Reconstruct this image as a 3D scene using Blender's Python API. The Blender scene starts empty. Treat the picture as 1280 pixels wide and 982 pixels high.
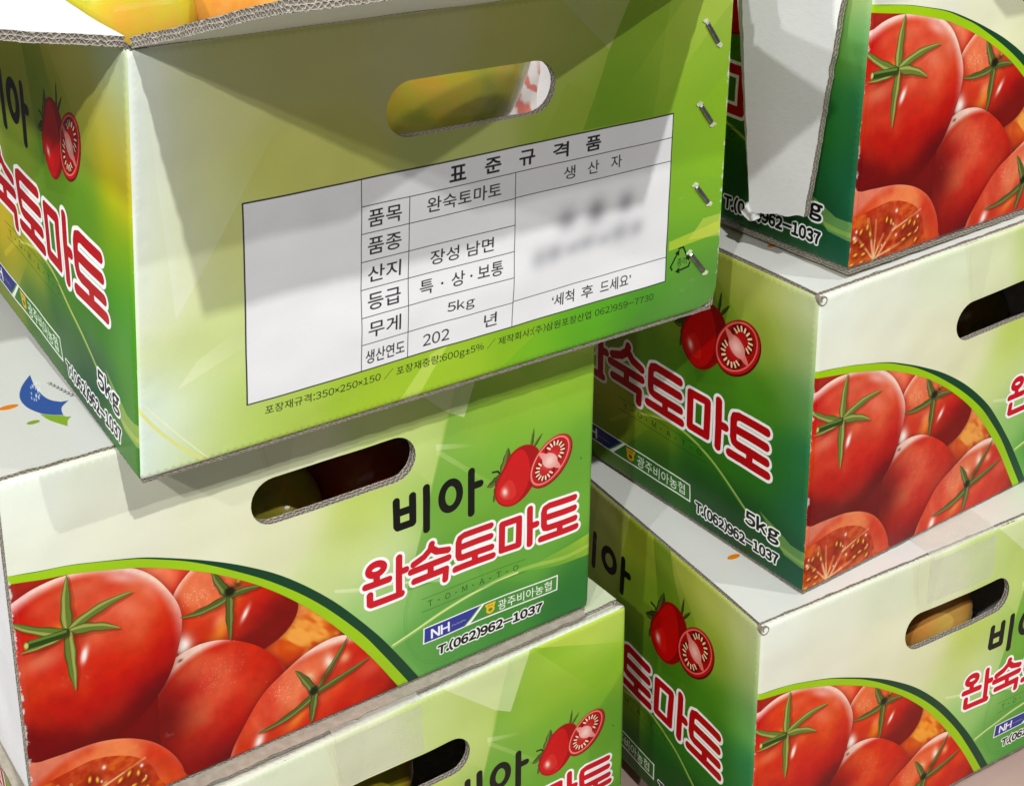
import bpy, math, random
import numpy as np
from mathutils import Vector, noise
from mathutils.geometry import delaunay_2d_cdt

SC = bpy.context.scene
COL = SC.collection
MM = 0.001

# ------------------------------------------------------------------ camera
CAM_F, CAM_PITCH, CAM_ROLL = 1.97135, 0.48859, 0.01318
OZ = 0.815                      # camera height over the floor (m)
cd = bpy.data.cameras.new('camera')
cam = bpy.data.objects.new('camera', cd)
COL.objects.link(cam)
cd.sensor_fit = 'HORIZONTAL'
cd.sensor_width = 36.0
cd.lens = CAM_F * 1000 / 1280 * 36.0
cd.clip_start = 0.02
cd.clip_end = 60
fw = Vector((0, math.cos(CAM_PITCH), -math.sin(CAM_PITCH)))
r0 = Vector((1, 0, 0)); u0 = r0.cross(fw)
rr = math.cos(CAM_ROLL) * r0 + math.sin(CAM_ROLL) * u0
uu = -math.sin(CAM_ROLL) * r0 + math.cos(CAM_ROLL) * u0
from mathutils import Matrix
cam.matrix_world = Matrix(((rr.x, uu.x, -fw.x, 0), (rr.y, uu.y, -fw.y, 0), (rr.z, uu.z, -fw.z, OZ), (0, 0, 0, 1)))
SC.camera = cam

# ------------------------------------------------------------------ light: dim indoor fill, four small ceiling spots and one added lamp
w = bpy.data.worlds.new('World'); SC.world = w; w.use_nodes = True
bg = w.node_tree.nodes['Background']
bg.inputs[0].default_value = (0.98, 1.0, 0.99, 1); bg.inputs[1].default_value = 0.11

def lamp(name, d, dist, power, radius, col):
    l = bpy.data.lights.new(name, 'POINT'); l.energy = power; l.shadow_soft_size = radius; l.color = col
    o = bpy.data.objects.new(name, l); COL.objects.link(o)
    v = Vector(d).normalized() * dist
    o.location = Vector((-0.10, 0.66, OZ - 0.30)) + v
    return o
LED = (1.0, 1.0, 0.985)
lamp('small_lamp', (0.27, -0.58, 0.77), 2.4, 152, 0.022, LED)
lamp('small_lamp', (0.816, -0.10, 0.57), 2.8, 98, 0.022, LED)
lamp('small_lamp', (-0.19, -0.80, 0.60), 2.4, 82, 0.022, LED)
lamp('small_lamp', (-0.40, -0.72, 0.57), 2.6, 66, 0.03, LED)  # added lamp without a known source, brightening the hanging flap and side panels
lamp('small_lamp', (-0.77, -0.32, 0.55), 2.4, 100, 0.06, LED)

SC.view_settings.view_transform = 'Standard'
SC.view_settings.look = 'None'
SC.view_settings.exposure = 0.0
SC.view_settings.gamma = 1.0
SC.render.engine = 'CYCLES'
SC.cycles.max_bounces = 6
SC.cycles.use_denoising = True

# ------------------------------------------------------------------ print artwork: small vector rasteriser
def text_loops(s, offset=0.0, _c={}):
    k = (s, offset)
    if k in _c: return _c[k]
    cu = bpy.data.curves.new('lettering', 'FONT'); cu.body = s; cu.fill_mode = 'NONE'; cu.resolution_u = 4
    cu.offset = offset
    o = bpy.data.objects.new('lettering', cu); COL.objects.link(o)
    dg = bpy.context.evaluated_depsgraph_get(); dg.update()
    ev = o.evaluated_get(dg); m = ev.to_mesh()
    co = np.array([v.co[:2] for v in m.vertices]) if len(m.vertices) else np.zeros((0, 2))
    loops, cur = [], []
    for e in m.edges:
        a, b = e.vertices
        if not cur: cur = [a]; start = a
        elif cur[-1] != a:
            loops.append(co[cur]); cur = [a]
        cur.append(b)
        if b == cur[0]:
            loops.append(co[cur[:-1]]); cur = []
    if cur: loops.append(co[cur])
    ev.to_mesh_clear(); bpy.data.objects.remove(o); bpy.data.curves.remove(cu)
    _c[k] = loops
    return loops

def smooth_loop(pts, n=8, closed=True):
    P = np.array(pts, float); N = len(P); out = []
    for i in range(N if closed else N - 1):
        p0, p1, p2, p3 = (P[(i + k) % N] if closed else P[min(max(i + k, 0), N - 1)] for k in (-1, 0, 1, 2))
        for t in np.arange(n) / n:
            out.append(0.5 * (2 * p1 + (p2 - p0) * t + (2 * p0 - 5 * p1 + 4 * p2 - p3) * t * t + (3 * p1 - p0 - 3 * p2 + p3) * t ** 3))
    if not closed: out.append(P[-1])
    return np.array(out)

def compose(t, _c={}):
    """One line of lettering, glyph by glyph (wide forms of Latin letters and digits share one sans face with the Hangul)."""
    if t in _c: return _c[t]
    x, out = 0.0, []
    for ch in t:
        if ch == ' ': x += .30; continue
        wide = chr(ord(ch) + 0xFEE0) if ('!' <= ch <= '~' and ch != "'") else ch
        L = text_loops(wide)
        if not L: x += .3; continue
        al = np.concatenate(L); x0, x1 = al[:, 0].min(), al[:, 0].max()
        if '\uac00' <= ch <= '\ud7a3':
            out += [l + np.array([x - .02, 0]) for l in L]; x += .93
        else:
            g = .05 if ch.isalnum() else .04
            out += [l + np.array([x + g - x0, 0]) for l in L]; x += x1 - x0 + 2 * g
    _c[t] = out
    return out

class Art:
    def __init__(s, w, h, S):
        s.w, s.h, s.S = w, h, S
        s.W, s.H = int(round(w * S)), int(round(h * S))
        s.im = np.ones((s.H, s.W, 3), np.float32)
        s.mask = None
    def box(s, x0, y0, x1, y1, pad=1):
        S = s.S
        return (max(0, int(x0 * S) - pad), max(0, int(y0 * S) - pad), min(s.W, int(x1 * S) + pad + 1), min(s.H, int(y1 * S) + pad + 1))
    def grid(s, b):
        X, Y = np.meshgrid((np.arange(b[0], b[2]) + .5) / s.S, (np.arange(b[1], b[3]) + .5) / s.S)
        return X.astype(np.float32), Y.astype(np.float32)
    def put(s, b, cov, col, a=1.0):
        if b[2] <= b[0] or b[3] <= b[1]: return
        c = (cov * a)
        if s.mask is not None: c = c * s.mask[b[1]:b[3], b[0]:b[2]]
        c = c[..., None]
        col = np.asarray(col, np.float32) / 255.
        v = s.im[b[1]:b[3], b[0]:b[2]]
        v *= (1 - c); v += col * c
    def cover(s, loops, ss=4):
        al = np.concatenate(loops)
        b = s.box(al[:, 0].min(), al[:, 1].min(), al[:, 0].max(), al[:, 1].max())
        wd, ht = b[2] - b[0], b[3] - b[1]
        if wd <= 0 or ht <= 0: return b, np.zeros((max(ht, 0), max(wd, 0)), np.float32)
        acc = np.zeros((ht, wd + 2), np.float32)
        for L in loops:
            P = np.asarray(L, float) * s.S - np.array([b[0], b[1]])
            Q = np.roll(P, -1, 0)
            for (x0, y0), (x1, y1) in zip(P, Q):
                if y0 == y1: continue
                d = 1.0
                if y0 > y1: x0, y0, x1, y1, d = x1, y1, x0, y0, -1.0
                k0 = max(0, math.ceil(y0 * ss - .5)); k1 = min(ht * ss - 1, math.ceil(y1 * ss - .5) - 1)
                if k1 < k0: continue
                k = np.arange(k0, k1 + 1); ys = (k + .5) / ss
                xs = np.clip(x0 + (ys - y0) * (x1 - x0) / (y1 - y0), 0, wd)
                xi = np.floor(xs).astype(int); f = xs - xi
                np.add.at(acc, (k // ss, xi), d * (1 - f)); np.add.at(acc, (k // ss, xi + 1), d * f)
        cov = np.clip(np.abs(np.cumsum(acc, 1)[:, :wd]) / ss, 0, 1)
        return b, cov.astype(np.float32)
    def poly(s, pts, col, a=1.0):
        b, c = s.cover([np.array(pts, float)]); s.put(b, c, col, a)
    def dist(s, b, segs):
        X, Y = s.grid(b); D = np.full(X.shape, 1e9, np.float32)
        for (x0, y0), (x1, y1) in segs:
            dx, dy = x1 - x0, y1 - y0; l2 = dx * dx + dy * dy + 1e-9
            t = np.clip(((X - x0) * dx + (Y - y0) * dy) / l2, 0, 1)
            D = np.minimum(D, np.hypot(X - x0 - t * dx, Y - y0 - t * dy))
        return D
    def strokes(s, lines, wd, col, a=1.0, out=0, outcol=(255, 255, 255)):
        segs = []
        for L in lines: segs += list(zip(L[:-1], L[1:]))
        q = np.array(segs).reshape(-1, 2); r = wd / 2 + out + 1
        b = s.box(q[:, 0].min() - r, q[:, 1].min() - r, q[:, 0].max() + r, q[:, 1].max() + r)
        D = s.dist(b, segs)
        if out: s.put(b, np.clip((wd / 2 + out - D) * s.S + .5, 0, 1), outcol, a)
        s.put(b, np.clip((wd / 2 - D) * s.S + .5, 0, 1), col, a)
    def blob(s, x, y, rx, ry, ang, col, a=1.0, soft=1.0):
        R = max(rx, ry) * 2.6
        b = s.box(x - R, y - R, x + R, y + R); 
        if b[2] <= b[0] or b[3] <= b[1]: return
        X, Y = s.grid(b); c, n = math.cos(ang), math.sin(ang)
        u = ((X - x) * c + (Y - y) * n) / rx; v = (-(X - x) * n + (Y - y) * c) / ry
        q = u * u + v * v
        cov = np.exp(-q * 1.2) if soft >= 1 else np.clip((1 - np.sqrt(q)) / max(soft, .02) , 0, 1)
        s.put(b, cov, col, a)
    def text(s, t, rect, col=(25, 25, 25), bold=0.0, halo=0, halocol=(255, 255, 255), skew=0.0, a=1.0):
        L = compose(t)
        al = np.concatenate(L); mn, mx = al.min(0), al.max(0)
        sc = np.array([(rect[2] - rect[0]), (rect[3] - rect[1])]) / (mx - mn)
        LL = []
        for l in L:
            q = (l - mn) * sc + np.array(rect[:2]); q[:, 0] += (q[:, 1] - rect[1]) * skew; LL.append(q)
        b, c = s.cover(LL)
        grow = max(bold, halo) + .5
        pad = int(math.ceil(grow * s.S)) + 1
        b2 = (max(0, b[0] - pad), max(0, b[1] - pad), min(s.W, b[2] + pad), min(s.H, b[3] + pad))
        big = np.zeros((b2[3] - b2[1], b2[2] - b2[0]), np.float32)
        big[b[1] - b2[1]:b[3] - b2[1], b[0] - b2[0]:b[2] - b2[0]] = c
        def dil(m, r):
            r *= s.S; R = int(math.ceil(r)); o = m.copy()
            for dy in range(-R, R + 1):
                for dx in range(-R, R + 1):
                    k = min(1.0, max(0.0, r - math.hypot(dx, dy) + .5))
                    if k <= 0: continue
                    sh = np.zeros_like(m); h_, w_ = m.shape
                    sh[max(0, dy):h_ + min(0, dy), max(0, dx):w_ + min(0, dx)] = m[max(0, -dy):h_ + min(0, -dy), max(0, -dx):w_ + min(0, -dx)]
                    o = np.maximum(o, sh * k)
            return o
        if bold: big = dil(big, bold)
        if halo: s.put(b2, dil(big, halo), halocol, a)
        s.put(b2, big, col, a)
    def wash(s, pts, sigma):
        # smooth ink gradient through colour stops
        f = 4; X, Y = np.meshgrid((np.arange(s.W // f + 2) + .5) * f / s.S, (np.arange(s.H // f + 2) + .5) * f / s.S)
        num = np.zeros(X.shape + (3,)); den = np.zeros(X.shape)
        for x, y, c in pts:
            k = np.exp(-((X - x) ** 2 + (Y - y) ** 2) / (2 * sigma * sigma)) + 1e-9
            num += k[..., None] * np.array(c, float); den += k
        g = num / den[..., None] / 255.
        yi = np.clip((np.arange(s.H) + .5) / f - .5, 0, g.shape[0] - 1.001); xi = np.clip((np.arange(s.W) + .5) / f - .5, 0, g.shape[1] - 1.001)
        y0 = yi.astype(int); x0 = xi.astype(int); fy = (yi - y0)[:, None, None]; fx = (xi - x0)[None, :, None]
        s.im = ((g[y0][:, x0] * (1 - fx) + g[y0][:, x0 + 1] * fx) * (1 - fy) + (g[y0 + 1][:, x0] * (1 - fx) + g[y0 + 1][:, x0 + 1] * fx) * fy).astype(np.float32)
    def facet(s, pts, col, a, fade=None):
        # translucent ink facet; fade=(x0,y0,x1,y1): full at the first point, gone at the second
        b, c = s.cover([np.array(pts, float)])
        if fade is not None and c.size:
            X, Y = s.grid(b); dx, dy = fade[2] - fade[0], fade[3] - fade[1]
            c = c * np.clip(1 - ((X - fade[0]) * dx + (Y - fade[1]) * dy) / (dx * dx + dy * dy), 0, 1)
        s.put(b, c, col, a)
    def image(s, name):
        im = bpy.data.images.new(name, s.W, s.H)
        px = np.ones((s.H, s.W, 4), np.float32); px[..., :3] = np.clip(s.im, 0, 1)
        im.pixels.foreach_set(px.ravel()); im.update(); im.pack()
        return im

def vnoise(X, Y, sc, seed):
    # value noise, two octaves
    rs = np.random.RandomState(seed); T = rs.rand(64, 64).astype(np.float32); o = 0
    for k, a in ((1, .65), (2.1, .35)):
        x = X / sc * k + seed; y = Y / sc * k + seed * .7
        xi = np.floor(x).astype(int); yi = np.floor(y).astype(int); fx = x - xi; fy = y - yi
        fx = fx * fx * (3 - 2 * fx); fy = fy * fy * (3 - 2 * fy)
        g = lambda i, j: T[(yi + j) % 64, (xi + i) % 64]
        o = o + a * ((g(0, 0) * (1 - fx) + g(1, 0) * fx) * (1 - fy) + (g(0, 1) * (1 - fx) + g(1, 1) * fx) * fy)
    return o
def sstep(a, b, x):
    t = np.clip((x - a) / (b - a), 0, 1); return t * t * (3 - 2 * t)
def mix(a, b, t): return a * (1 - t[..., None]) + b * t[..., None]
def C3(*c): return np.array(c, np.float32)

# ---- lettering made of strokes (mm on the front panel)
def ring(cx, cy, rx, ry, n=28): return [(cx + rx * math.cos(i * 2 * math.pi / n), cy + ry * math.sin(i * 2 * math.pi / n)) for i in range(n + 1)]
def TO(dx, dy): return [[(x + dx, y + dy) for x, y in L] for L in (
    [(280.6, 87.8), (262, 88.3), (259, 87.3), (258.1, 85), (258.0, 76.2), (258.8, 74), (261, 73.3), (281.2, 72.9)],
    [(258.2, 80.8), (280.6, 80.4)], [(269.7, 73.2), (269.7, 67)], [(255.8, 67.1), (282.2, 66.7)])]
TITLE = [ring(201.9, 88.6, 5.0, 3.3), [(202, 85), (202, 79.6)], [(194.8, 79.4), (210.2, 79)], [(217, 90.6), (216.7, 68.6)], [(217, 80.8), (221.6, 80.8)],
         [(197.4, 73.2), (197.3, 67.5), (198.4, 66.6), (218.4, 66)],
         [(239.3, 90.8), (238.4, 87.6), (234, 84.2), (226.8, 82)], [(239.2, 87.8), (243, 84.5), (250.6, 82.6)], [(225, 77.6), (250.9, 77.2)], [(238.4, 77), (238.4, 71.4)],
         [(227.2, 70.5), (249.2, 70.2), (248.5, 63.6)]] + TO(0, 0) + \
        [[(288.8, 85.6), (301.0, 85.4), (300.5, 67.4), (288.5, 67.8), (288.8, 85.6)], [(308.9, 89.2), (308.6, 65.2)], [(308.8, 77.2), (313.6, 77.2)]] + TO(61.0, -1.6)
BIA = [[(216.3, 126.4), (216.1, 111.4), (217, 110), (226.6, 109.8)], [(227, 126.6), (226.8, 110)], [(216.2, 118.9), (226.8, 118.8)], [(236.2, 128.6), (235.9, 102)],
       ring(252.4, 118, 6.2, 8.6), [(266.9, 128.8), (266.6, 101.6)], [(267, 118.9), (273, 118.9)]]
def mapped(lines, f): return [[f(*q) for q in L] for L in lines]

def sepal(A, p0, p1, bend, wd, tone=1.0):
    p0 = np.array(p0, float); p1 = np.array(p1, float); d = p1 - p0; n = np.array([-d[1], d[0]]); m = (p0 + p1) / 2 + n * bend
    t = np.linspace(0, 1, 16)[:, None]; C = (1 - t) ** 2 * p0 + 2 * t * (1 - t) * m + t * t * p1
    T = np.gradient(C, axis=0); N = np.stack([-T[:, 1], T[:, 0]], 1); N /= np.linalg.norm(N, axis=1)[:, None] + 1e-9
    wd = wd * .98
    W = (wd / 2 * (1 - t) ** .75 * (0.5 + 1.15 * np.sqrt(t)) * (1 + .10 * np.sin(t * 17 + p1[0])) + .08)
    P = lambda k, k2: np.concatenate([C + N * W * k, (C + N * W * k2)[::-1]])
    if tone > .74:
        off = np.array((.9, -1.1))
        for q in (1.5, 1.0): A.poly(P(q, -q) + off, (96, 14, 8), .20)
    A.poly(P(1.05, -1.05), np.array((66, 80, 26)) * tone)
    A.poly(P(.9, -.82), np.array((104, 122, 48)) * tone)
    A.poly(P(.8, .0), np.array((146, 156, 74)) * tone, .8)
    A.poly(P(.62, .25), np.array((178, 180, 104)) * tone, .6)
    A.strokes([list(map(tuple, C[:12]))], .22, np.array((58, 84, 34)) * tone, .7)

def blur(m, r):
    for ax in (0, 1):
        for _ in range(2):
            c = np.cumsum(np.pad(m, [(r + 1, r) if k == ax else (0, 0) for k in (0, 1)]), axis=ax)
            m = (c[2 * r + 1:] - c[:-2 * r - 1]) / (2 * r + 1) if ax == 0 else (c[:, 2 * r + 1:] - c[:, :-2 * r - 1]) / (2 * r + 1)
    return m

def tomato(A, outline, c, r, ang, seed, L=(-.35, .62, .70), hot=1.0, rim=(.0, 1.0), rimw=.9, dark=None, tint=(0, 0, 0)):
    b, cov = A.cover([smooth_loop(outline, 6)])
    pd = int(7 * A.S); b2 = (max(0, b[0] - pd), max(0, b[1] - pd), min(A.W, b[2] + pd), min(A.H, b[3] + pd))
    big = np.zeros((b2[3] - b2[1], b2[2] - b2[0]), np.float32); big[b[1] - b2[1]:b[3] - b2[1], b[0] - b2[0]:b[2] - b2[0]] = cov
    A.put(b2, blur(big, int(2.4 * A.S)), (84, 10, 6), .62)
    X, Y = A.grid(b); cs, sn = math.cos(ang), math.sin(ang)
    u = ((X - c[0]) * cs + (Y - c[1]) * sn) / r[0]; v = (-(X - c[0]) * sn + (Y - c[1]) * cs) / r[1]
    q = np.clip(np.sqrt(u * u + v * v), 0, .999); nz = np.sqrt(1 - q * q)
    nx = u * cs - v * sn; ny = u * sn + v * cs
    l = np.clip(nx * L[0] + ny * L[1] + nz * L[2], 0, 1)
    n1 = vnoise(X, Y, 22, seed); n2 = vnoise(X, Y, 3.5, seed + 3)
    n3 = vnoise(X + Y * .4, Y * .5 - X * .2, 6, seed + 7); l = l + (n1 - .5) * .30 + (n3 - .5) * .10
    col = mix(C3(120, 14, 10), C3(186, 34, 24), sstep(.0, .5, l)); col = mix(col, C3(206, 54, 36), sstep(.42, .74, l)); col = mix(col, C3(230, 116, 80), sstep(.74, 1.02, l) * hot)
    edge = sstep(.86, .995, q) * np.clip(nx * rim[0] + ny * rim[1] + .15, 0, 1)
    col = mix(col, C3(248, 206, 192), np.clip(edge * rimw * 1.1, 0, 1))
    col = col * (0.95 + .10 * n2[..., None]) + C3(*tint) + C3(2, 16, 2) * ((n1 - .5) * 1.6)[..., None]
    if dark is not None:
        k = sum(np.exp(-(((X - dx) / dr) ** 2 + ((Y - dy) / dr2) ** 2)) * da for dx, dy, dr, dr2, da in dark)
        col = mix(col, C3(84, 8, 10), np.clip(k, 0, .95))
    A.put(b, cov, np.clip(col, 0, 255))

ARCH_IN = [(0, 153.4), (13.9, 151.1), (29.9, 148.6), (44.8, 145.2), (62.6, 140.3), (77, 134.8), (93.9, 127.2), (108.7, 119.3), (130.8, 104.5), (153.5, 84.9), (174.1, 62.3), (196.9, 32.0), (216.8, 0)]
ARCH_MID = [(0, 157.8), (10.7, 156.1), (27.8, 153.8), (45.2, 150.1), (63.0, 145.4), (77.2, 139.9), (94.3, 132.2), (117.2, 118.7), (142.3, 100.9), (165.5, 80.2), (189.5, 52.7), (205.0, 30.2), (224, 0)]
ARCH_OUT = [(0, 157.8), (27.8, 154), (45.2, 150.4), (63, 146), (77.2, 141.0), (99.7, 131.4), (122.9, 119.6), (148.3, 102.5), (174.6, 78.2), (199.0, 48.8), (214.8, 26.0), (231.2, 0)]

def logo_tomatoes(A, f):
    P = lambda pts: [f(*q) for q in pts]
    def pol(pts, col, a=1): A.poly(smooth_loop(P(pts), 6), col, a)
    s = abs(f(1, 0)[0] - f(0, 0)[0])
    for p0, p1, bd, wd in (((288.6, 121), (292.6, 136), -.1, 7), ((287.5, 119), (277.6, 114.6), .12, 6), ((286.4, 118), (282.2, 103), .10, 5.5), ((309, 131), (311, 143), .0, 2.2), ((311, 131), (317, 138), .0, 2)):
        sepal(A, f(*p0), f(*p1), bd, wd * s, .72)
    A.strokes([P([(288, 119.5), (285, 123), (281.6, 123.4)])], 1.3 * s, (34, 50, 26))
    pol([(283.2, 109), (285.6, 101.4), (292, 96.6), (299.4, 96.4), (307, 101), (313, 110), (315, 124), (312.4, 130.4), (306, 133.9), (299.2, 133.6), (293.4, 130.2), (289, 123.6), (284.8, 116.6)], (166, 22, 24))
    pol([(284.2, 108.6), (286.6, 101.8), (292.4, 97.6), (298.6, 97.6), (304.4, 103), (308, 112), (307.4, 123), (303.6, 131), (299, 132), (294.2, 128.8), (290, 122.4), (285.8, 115.6)], (206, 32, 34))
    pol([(286.6, 108), (290, 102.6), (295.5, 101), (298.5, 104), (296.5, 111.5), (292.5, 114.5)], (222, 62, 52), .7)
    A.blob(*f(290.5, 107.2), 2.1 * s, 3.3 * s, .3, (255, 236, 230), .95)
    E = lambda cx, cy, a, b, an, k=1: [(cx + math.cos(t) * a * k * math.cos(an) - math.sin(t) * b * k * math.sin(an), cy + math.cos(t) * a * k * math.sin(an) + math.sin(t) * b * k * math.cos(an)) for t in np.linspace(0, 2 * math.pi, 26)[:-1]]
    an = math.radians(48)
    pol(E(323.3, 117.4, 18.6, 12.9, an), (116, 12, 18)); pol(E(323.0, 117.8, 18.0, 12.3, an), (204, 48, 50)); pol(E(322.6, 118.0, 16.9, 11.2, an), (236, 140, 132)); pol(E(322.7, 118.0, 15.9, 10.3, an), (190, 30, 34))
    for k, sg in ((1, 1), (-1, -1)):
        c = (322.6 + 5.2 * math.cos(an) * k + 0.0, 118 + 7.0 * math.sin(an) * k)
        pol(E(c[0], c[1], 7.4, 8.0, an), (128, 14, 20))
        pol(E(c[0] - 1.5 * math.cos(an) * k, c[1] - 1.5 * math.sin(an) * k, 5.2, 5.2, an), (204, 40, 44), .9)
    pol(E(322.6, 118.0, 2.5, 10.6, an), (236, 150, 142)); pol(E(322.6, 118, 4.6, 6.4, an), (236, 160, 152))
    A.blob(*f(322.4, 117.8), 4.4 * s, 4.2 * s, 0, (250, 216, 208), .9)
    for k in (1, -1):
        for i in range(9):
            t = an + (0 if k > 0 else math.pi) + math.radians(-96 + 192 * i / 8)
            q0 = (322.6 + 5.2 * math.cos(an) * k + 4.5 * math.cos(t), 118 + 6.6 * math.sin(an) * k + 4.8 * math.sin(t))
            q1 = (q0[0] + 2.2 * math.cos(t), q0[1] + 2.2 * math.sin(t))
            A.strokes([P([q0, q1])], 1.15 * s, (250, 226, 190))

def nh_strip(A, f, s):
    P = lambda pts: [f(*q) for q in pts]
    A.poly(P([(232.1, 25.0), (329.7, 24.0), (329.7, 35.4), (232.4, 36.4)]), (250, 250, 246))
    A.poly(P([(266, 25.6), (328.8, 24.9), (328.8, 34.5), (276, 35.1)]), (74, 140, 56))
    A.poly(P([(233, 25.8), (261.8, 25.5), (273, 35.2), (233.3, 35.6)]), (52, 62, 150))
    A.strokes([P([(261.8, 25.6), (267, 29.5), (273.4, 35.2)])], .8 * s, (120, 180, 60))
    x0, y0 = f(237.8, 27.2); x1, y1 = f(250.6, 33.4)
    A.text('NH', (x0, y0, x1, y1), (250, 250, 250), bold=.35 * s)
    for k in range(9):
        xx = 252.4 + k * 1.15
        A.strokes([P([(xx, 29.4 + .5 * (k % 2)), (xx + .7, 30.4 - .3 * (k % 3))])], .34 * s, (196, 196, 150))
    c = f(280.4, 29.4)
    A.strokes([ring(c[0], c[1], 2.3 * s, 2.0 * s), P([(278.2, 31.4), (277.4, 33.4)]), P([(282.6, 31.4), (283.4, 33.4)]), P([(278, 33.2), (282.8, 33.2)])], 1.5 * s, (240, 190, 40))
    x0, y0 = f(286, 26.2); x1, y1 = f(325, 33.2)
    A.text('광주비아농협', (x0, y0, x1, y1), (250, 250, 246), bold=.14 * s)

def tomato_line(A, f, s, col=(30, 84, 30)):
    P = lambda pts: [f(*q) for q in pts]
    A.strokes([P([(232, 56.2), (305.4, 55.4)]), P([(232, 47.6), (305.4, 46.8)])], .28 * s, col, .9)
    for i, ch in enumerate('TOMATO'):
        x0, y0 = f(236 + i * 12.2, 49.6); x1, y1 = f(239.6 + i * 12.2, 53.6)
        A.text(ch, (x0, y0, x1, y1), (24, 70, 24), a=.9)
        if i < 5: A.strokes([P([(243.4 + i * 12.2, 51.5), (243.9 + i * 12.2, 51.5)])], .7 * s, (24, 70, 24))

def grain(A, seed, amt):
    rs = np.random.RandomState(seed)
    A.im += (rs.rand(A.H, A.W, 1).astype(np.float32) - .5) * amt

def make_front():
    A = Art(356, 207, 6)
    A.wash([(8, 200, (236, 242, 228)), (10, 168, (230, 232, 214)), (60, 200, (230, 234, 214)), (60, 165, (230, 230, 208)), (110, 195, (222, 230, 200)), (110, 150, (230, 230, 198)), (160, 185, (222, 228, 186)), (150, 130, (226, 228, 186)),
            (205, 195, (200, 218, 140)), (192, 122, (192, 210, 104)), (180, 100, (205, 220, 150)), (212, 96, (206, 222, 160)), (240, 195, (188, 212, 116)), (236, 150, (196, 216, 130)), (240, 118, (160, 198, 90)), (265, 165, (160, 196, 74)),
            (265, 120, (128, 180, 72)), (300, 190, (172, 206, 76)), (300, 165, (150, 190, 56)), (340, 198, (184, 212, 92)), (345, 160, (140, 186, 52)), (345, 120, (104, 164, 52)), (300, 130, (122, 178, 58)), (285, 85, (112, 170, 58)),
            (340, 70, (112, 172, 56)), (310, 58, (104, 168, 62)), (250, 66, (112, 172, 74)), (215, 62, (150, 196, 110)), (200, 60, (160, 204, 120)), (232, 36, (92, 158, 70)), (255, 12, (88, 156, 72)), (290, 20, (70, 140, 58)), (345, 12, (40, 108, 50)),
            (345, 32, (58, 126, 52)), (220, 15, (116, 176, 84))], 15)
    # light facets of the background print
    A.facet([(262, 207), (356, 207), (356, 60), (222, 66)], (96, 160, 36), .34, (250, 140, 330, 150))
    A.facet([(262, 207), (250, 160), (222, 66), (300, 60)], (60, 140, 40), .26, (240, 140, 275, 140))
    A.facet([(213, 206), (278, 207), (262, 165), (250, 172)], (234, 240, 206), .55)
    A.facet([(204, 207), (213, 206), (250, 172), (240, 130), (205, 165)], (196, 216, 128), .4, (240, 170, 205, 190))
    A.facet([(279, 207), (356, 178), (356, 207)], (214, 224, 96), .5, (300, 207, 356, 186))
    A.facet([(279, 207), (330, 150), (356, 130), (356, 178)], (122, 180, 30), .35, (290, 200, 356, 150))
    A.facet([(130, 207), (160, 207), (150, 160), (138, 168)], (212, 216, 180), .45)
    A.facet([(245, 150), (300, 100), (300, 96), (243, 148)], (222, 236, 160), .30, (245, 150, 300, 98))
    A.facet([(243, 154), (268, 146), (270, 144), (243, 150)], (240, 246, 210), .4, (243, 152, 270, 145))
    A.facet([(178, 88), (356, 20), (356, 0), (235, 0)], (50, 128, 46), .20, (300, 0, 240, 80))
    A.facet([(300, 48), (356, 56), (356, 40), (330, 42)], (200, 222, 60), .55, (350, 50, 300, 46))
    for r, a in ((38, .25), (36, .16)): A.strokes([ring(248, 44, r * .75, r)], .8, (60, 140, 60), a)
    for k in range(5): A.strokes([smooth_loop([(176, 84.5 - k * .4), (192, 80 - k * .5), (215, 74), (250, 62 + k)], 6, False).tolist()], 1.1 - k * .18, (230, 242, 190), .4)
    A.strokes([smooth_loop([(211, 32.5), (230, 38), (250, 43), (276, 47), (306, 49), (335, 46), (356, 47)], 8, False).tolist()], 2.6, (196, 220, 110), .45)
    A.strokes([smooth_loop([(212, 33.5), (230, 38.4), (250, 43), (276, 46.8), (300, 48)], 8, False).tolist()], 1.2, (236, 242, 176), .8)
    # arch and the tomato picture
    mid = smooth_loop(ARCH_MID, 6, False); out = smooth_loop(ARCH_OUT, 6, False); inn = smooth_loop(ARCH_IN, 6, False)
    base = np.array([(0, -2), ])
    close = lambda L: np.concatenate([L, [[L[-1][0], -3], [-3, -3], [-3, L[0][1]]]])
    A.poly(close(out), (22, 66, 40)); A.poly(close(mid), (158, 200, 30)); A.poly(close(inn), (150, 24, 20))
    b, c = A.cover([close(inn)]); m = np.zeros((A.H, A.W), np.float32); m[b[1]:b[3], b[0]:b[2]] = c; A.mask = m
    b = (0, 0, A.W, int(160 * A.S)); X, Y = A.grid(b)
    n = vnoise(X, Y, 26, 5); A.put(b, np.ones_like(X), mix(C3(108, 14, 14), C3(186, 52, 40), sstep(20, 150, Y) * (.6 + .4 * n)))
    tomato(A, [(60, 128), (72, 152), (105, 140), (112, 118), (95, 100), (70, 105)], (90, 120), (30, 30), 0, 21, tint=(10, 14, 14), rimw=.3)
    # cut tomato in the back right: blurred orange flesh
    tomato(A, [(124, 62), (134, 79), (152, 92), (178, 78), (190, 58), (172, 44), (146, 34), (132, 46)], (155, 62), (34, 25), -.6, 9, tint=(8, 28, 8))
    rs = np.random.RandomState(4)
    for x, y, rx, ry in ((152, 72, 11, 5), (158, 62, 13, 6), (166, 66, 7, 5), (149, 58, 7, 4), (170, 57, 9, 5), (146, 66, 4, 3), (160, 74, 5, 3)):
        A.blob(x, y, rx, ry, -.5, (240, 156, 62), .75)
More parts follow.
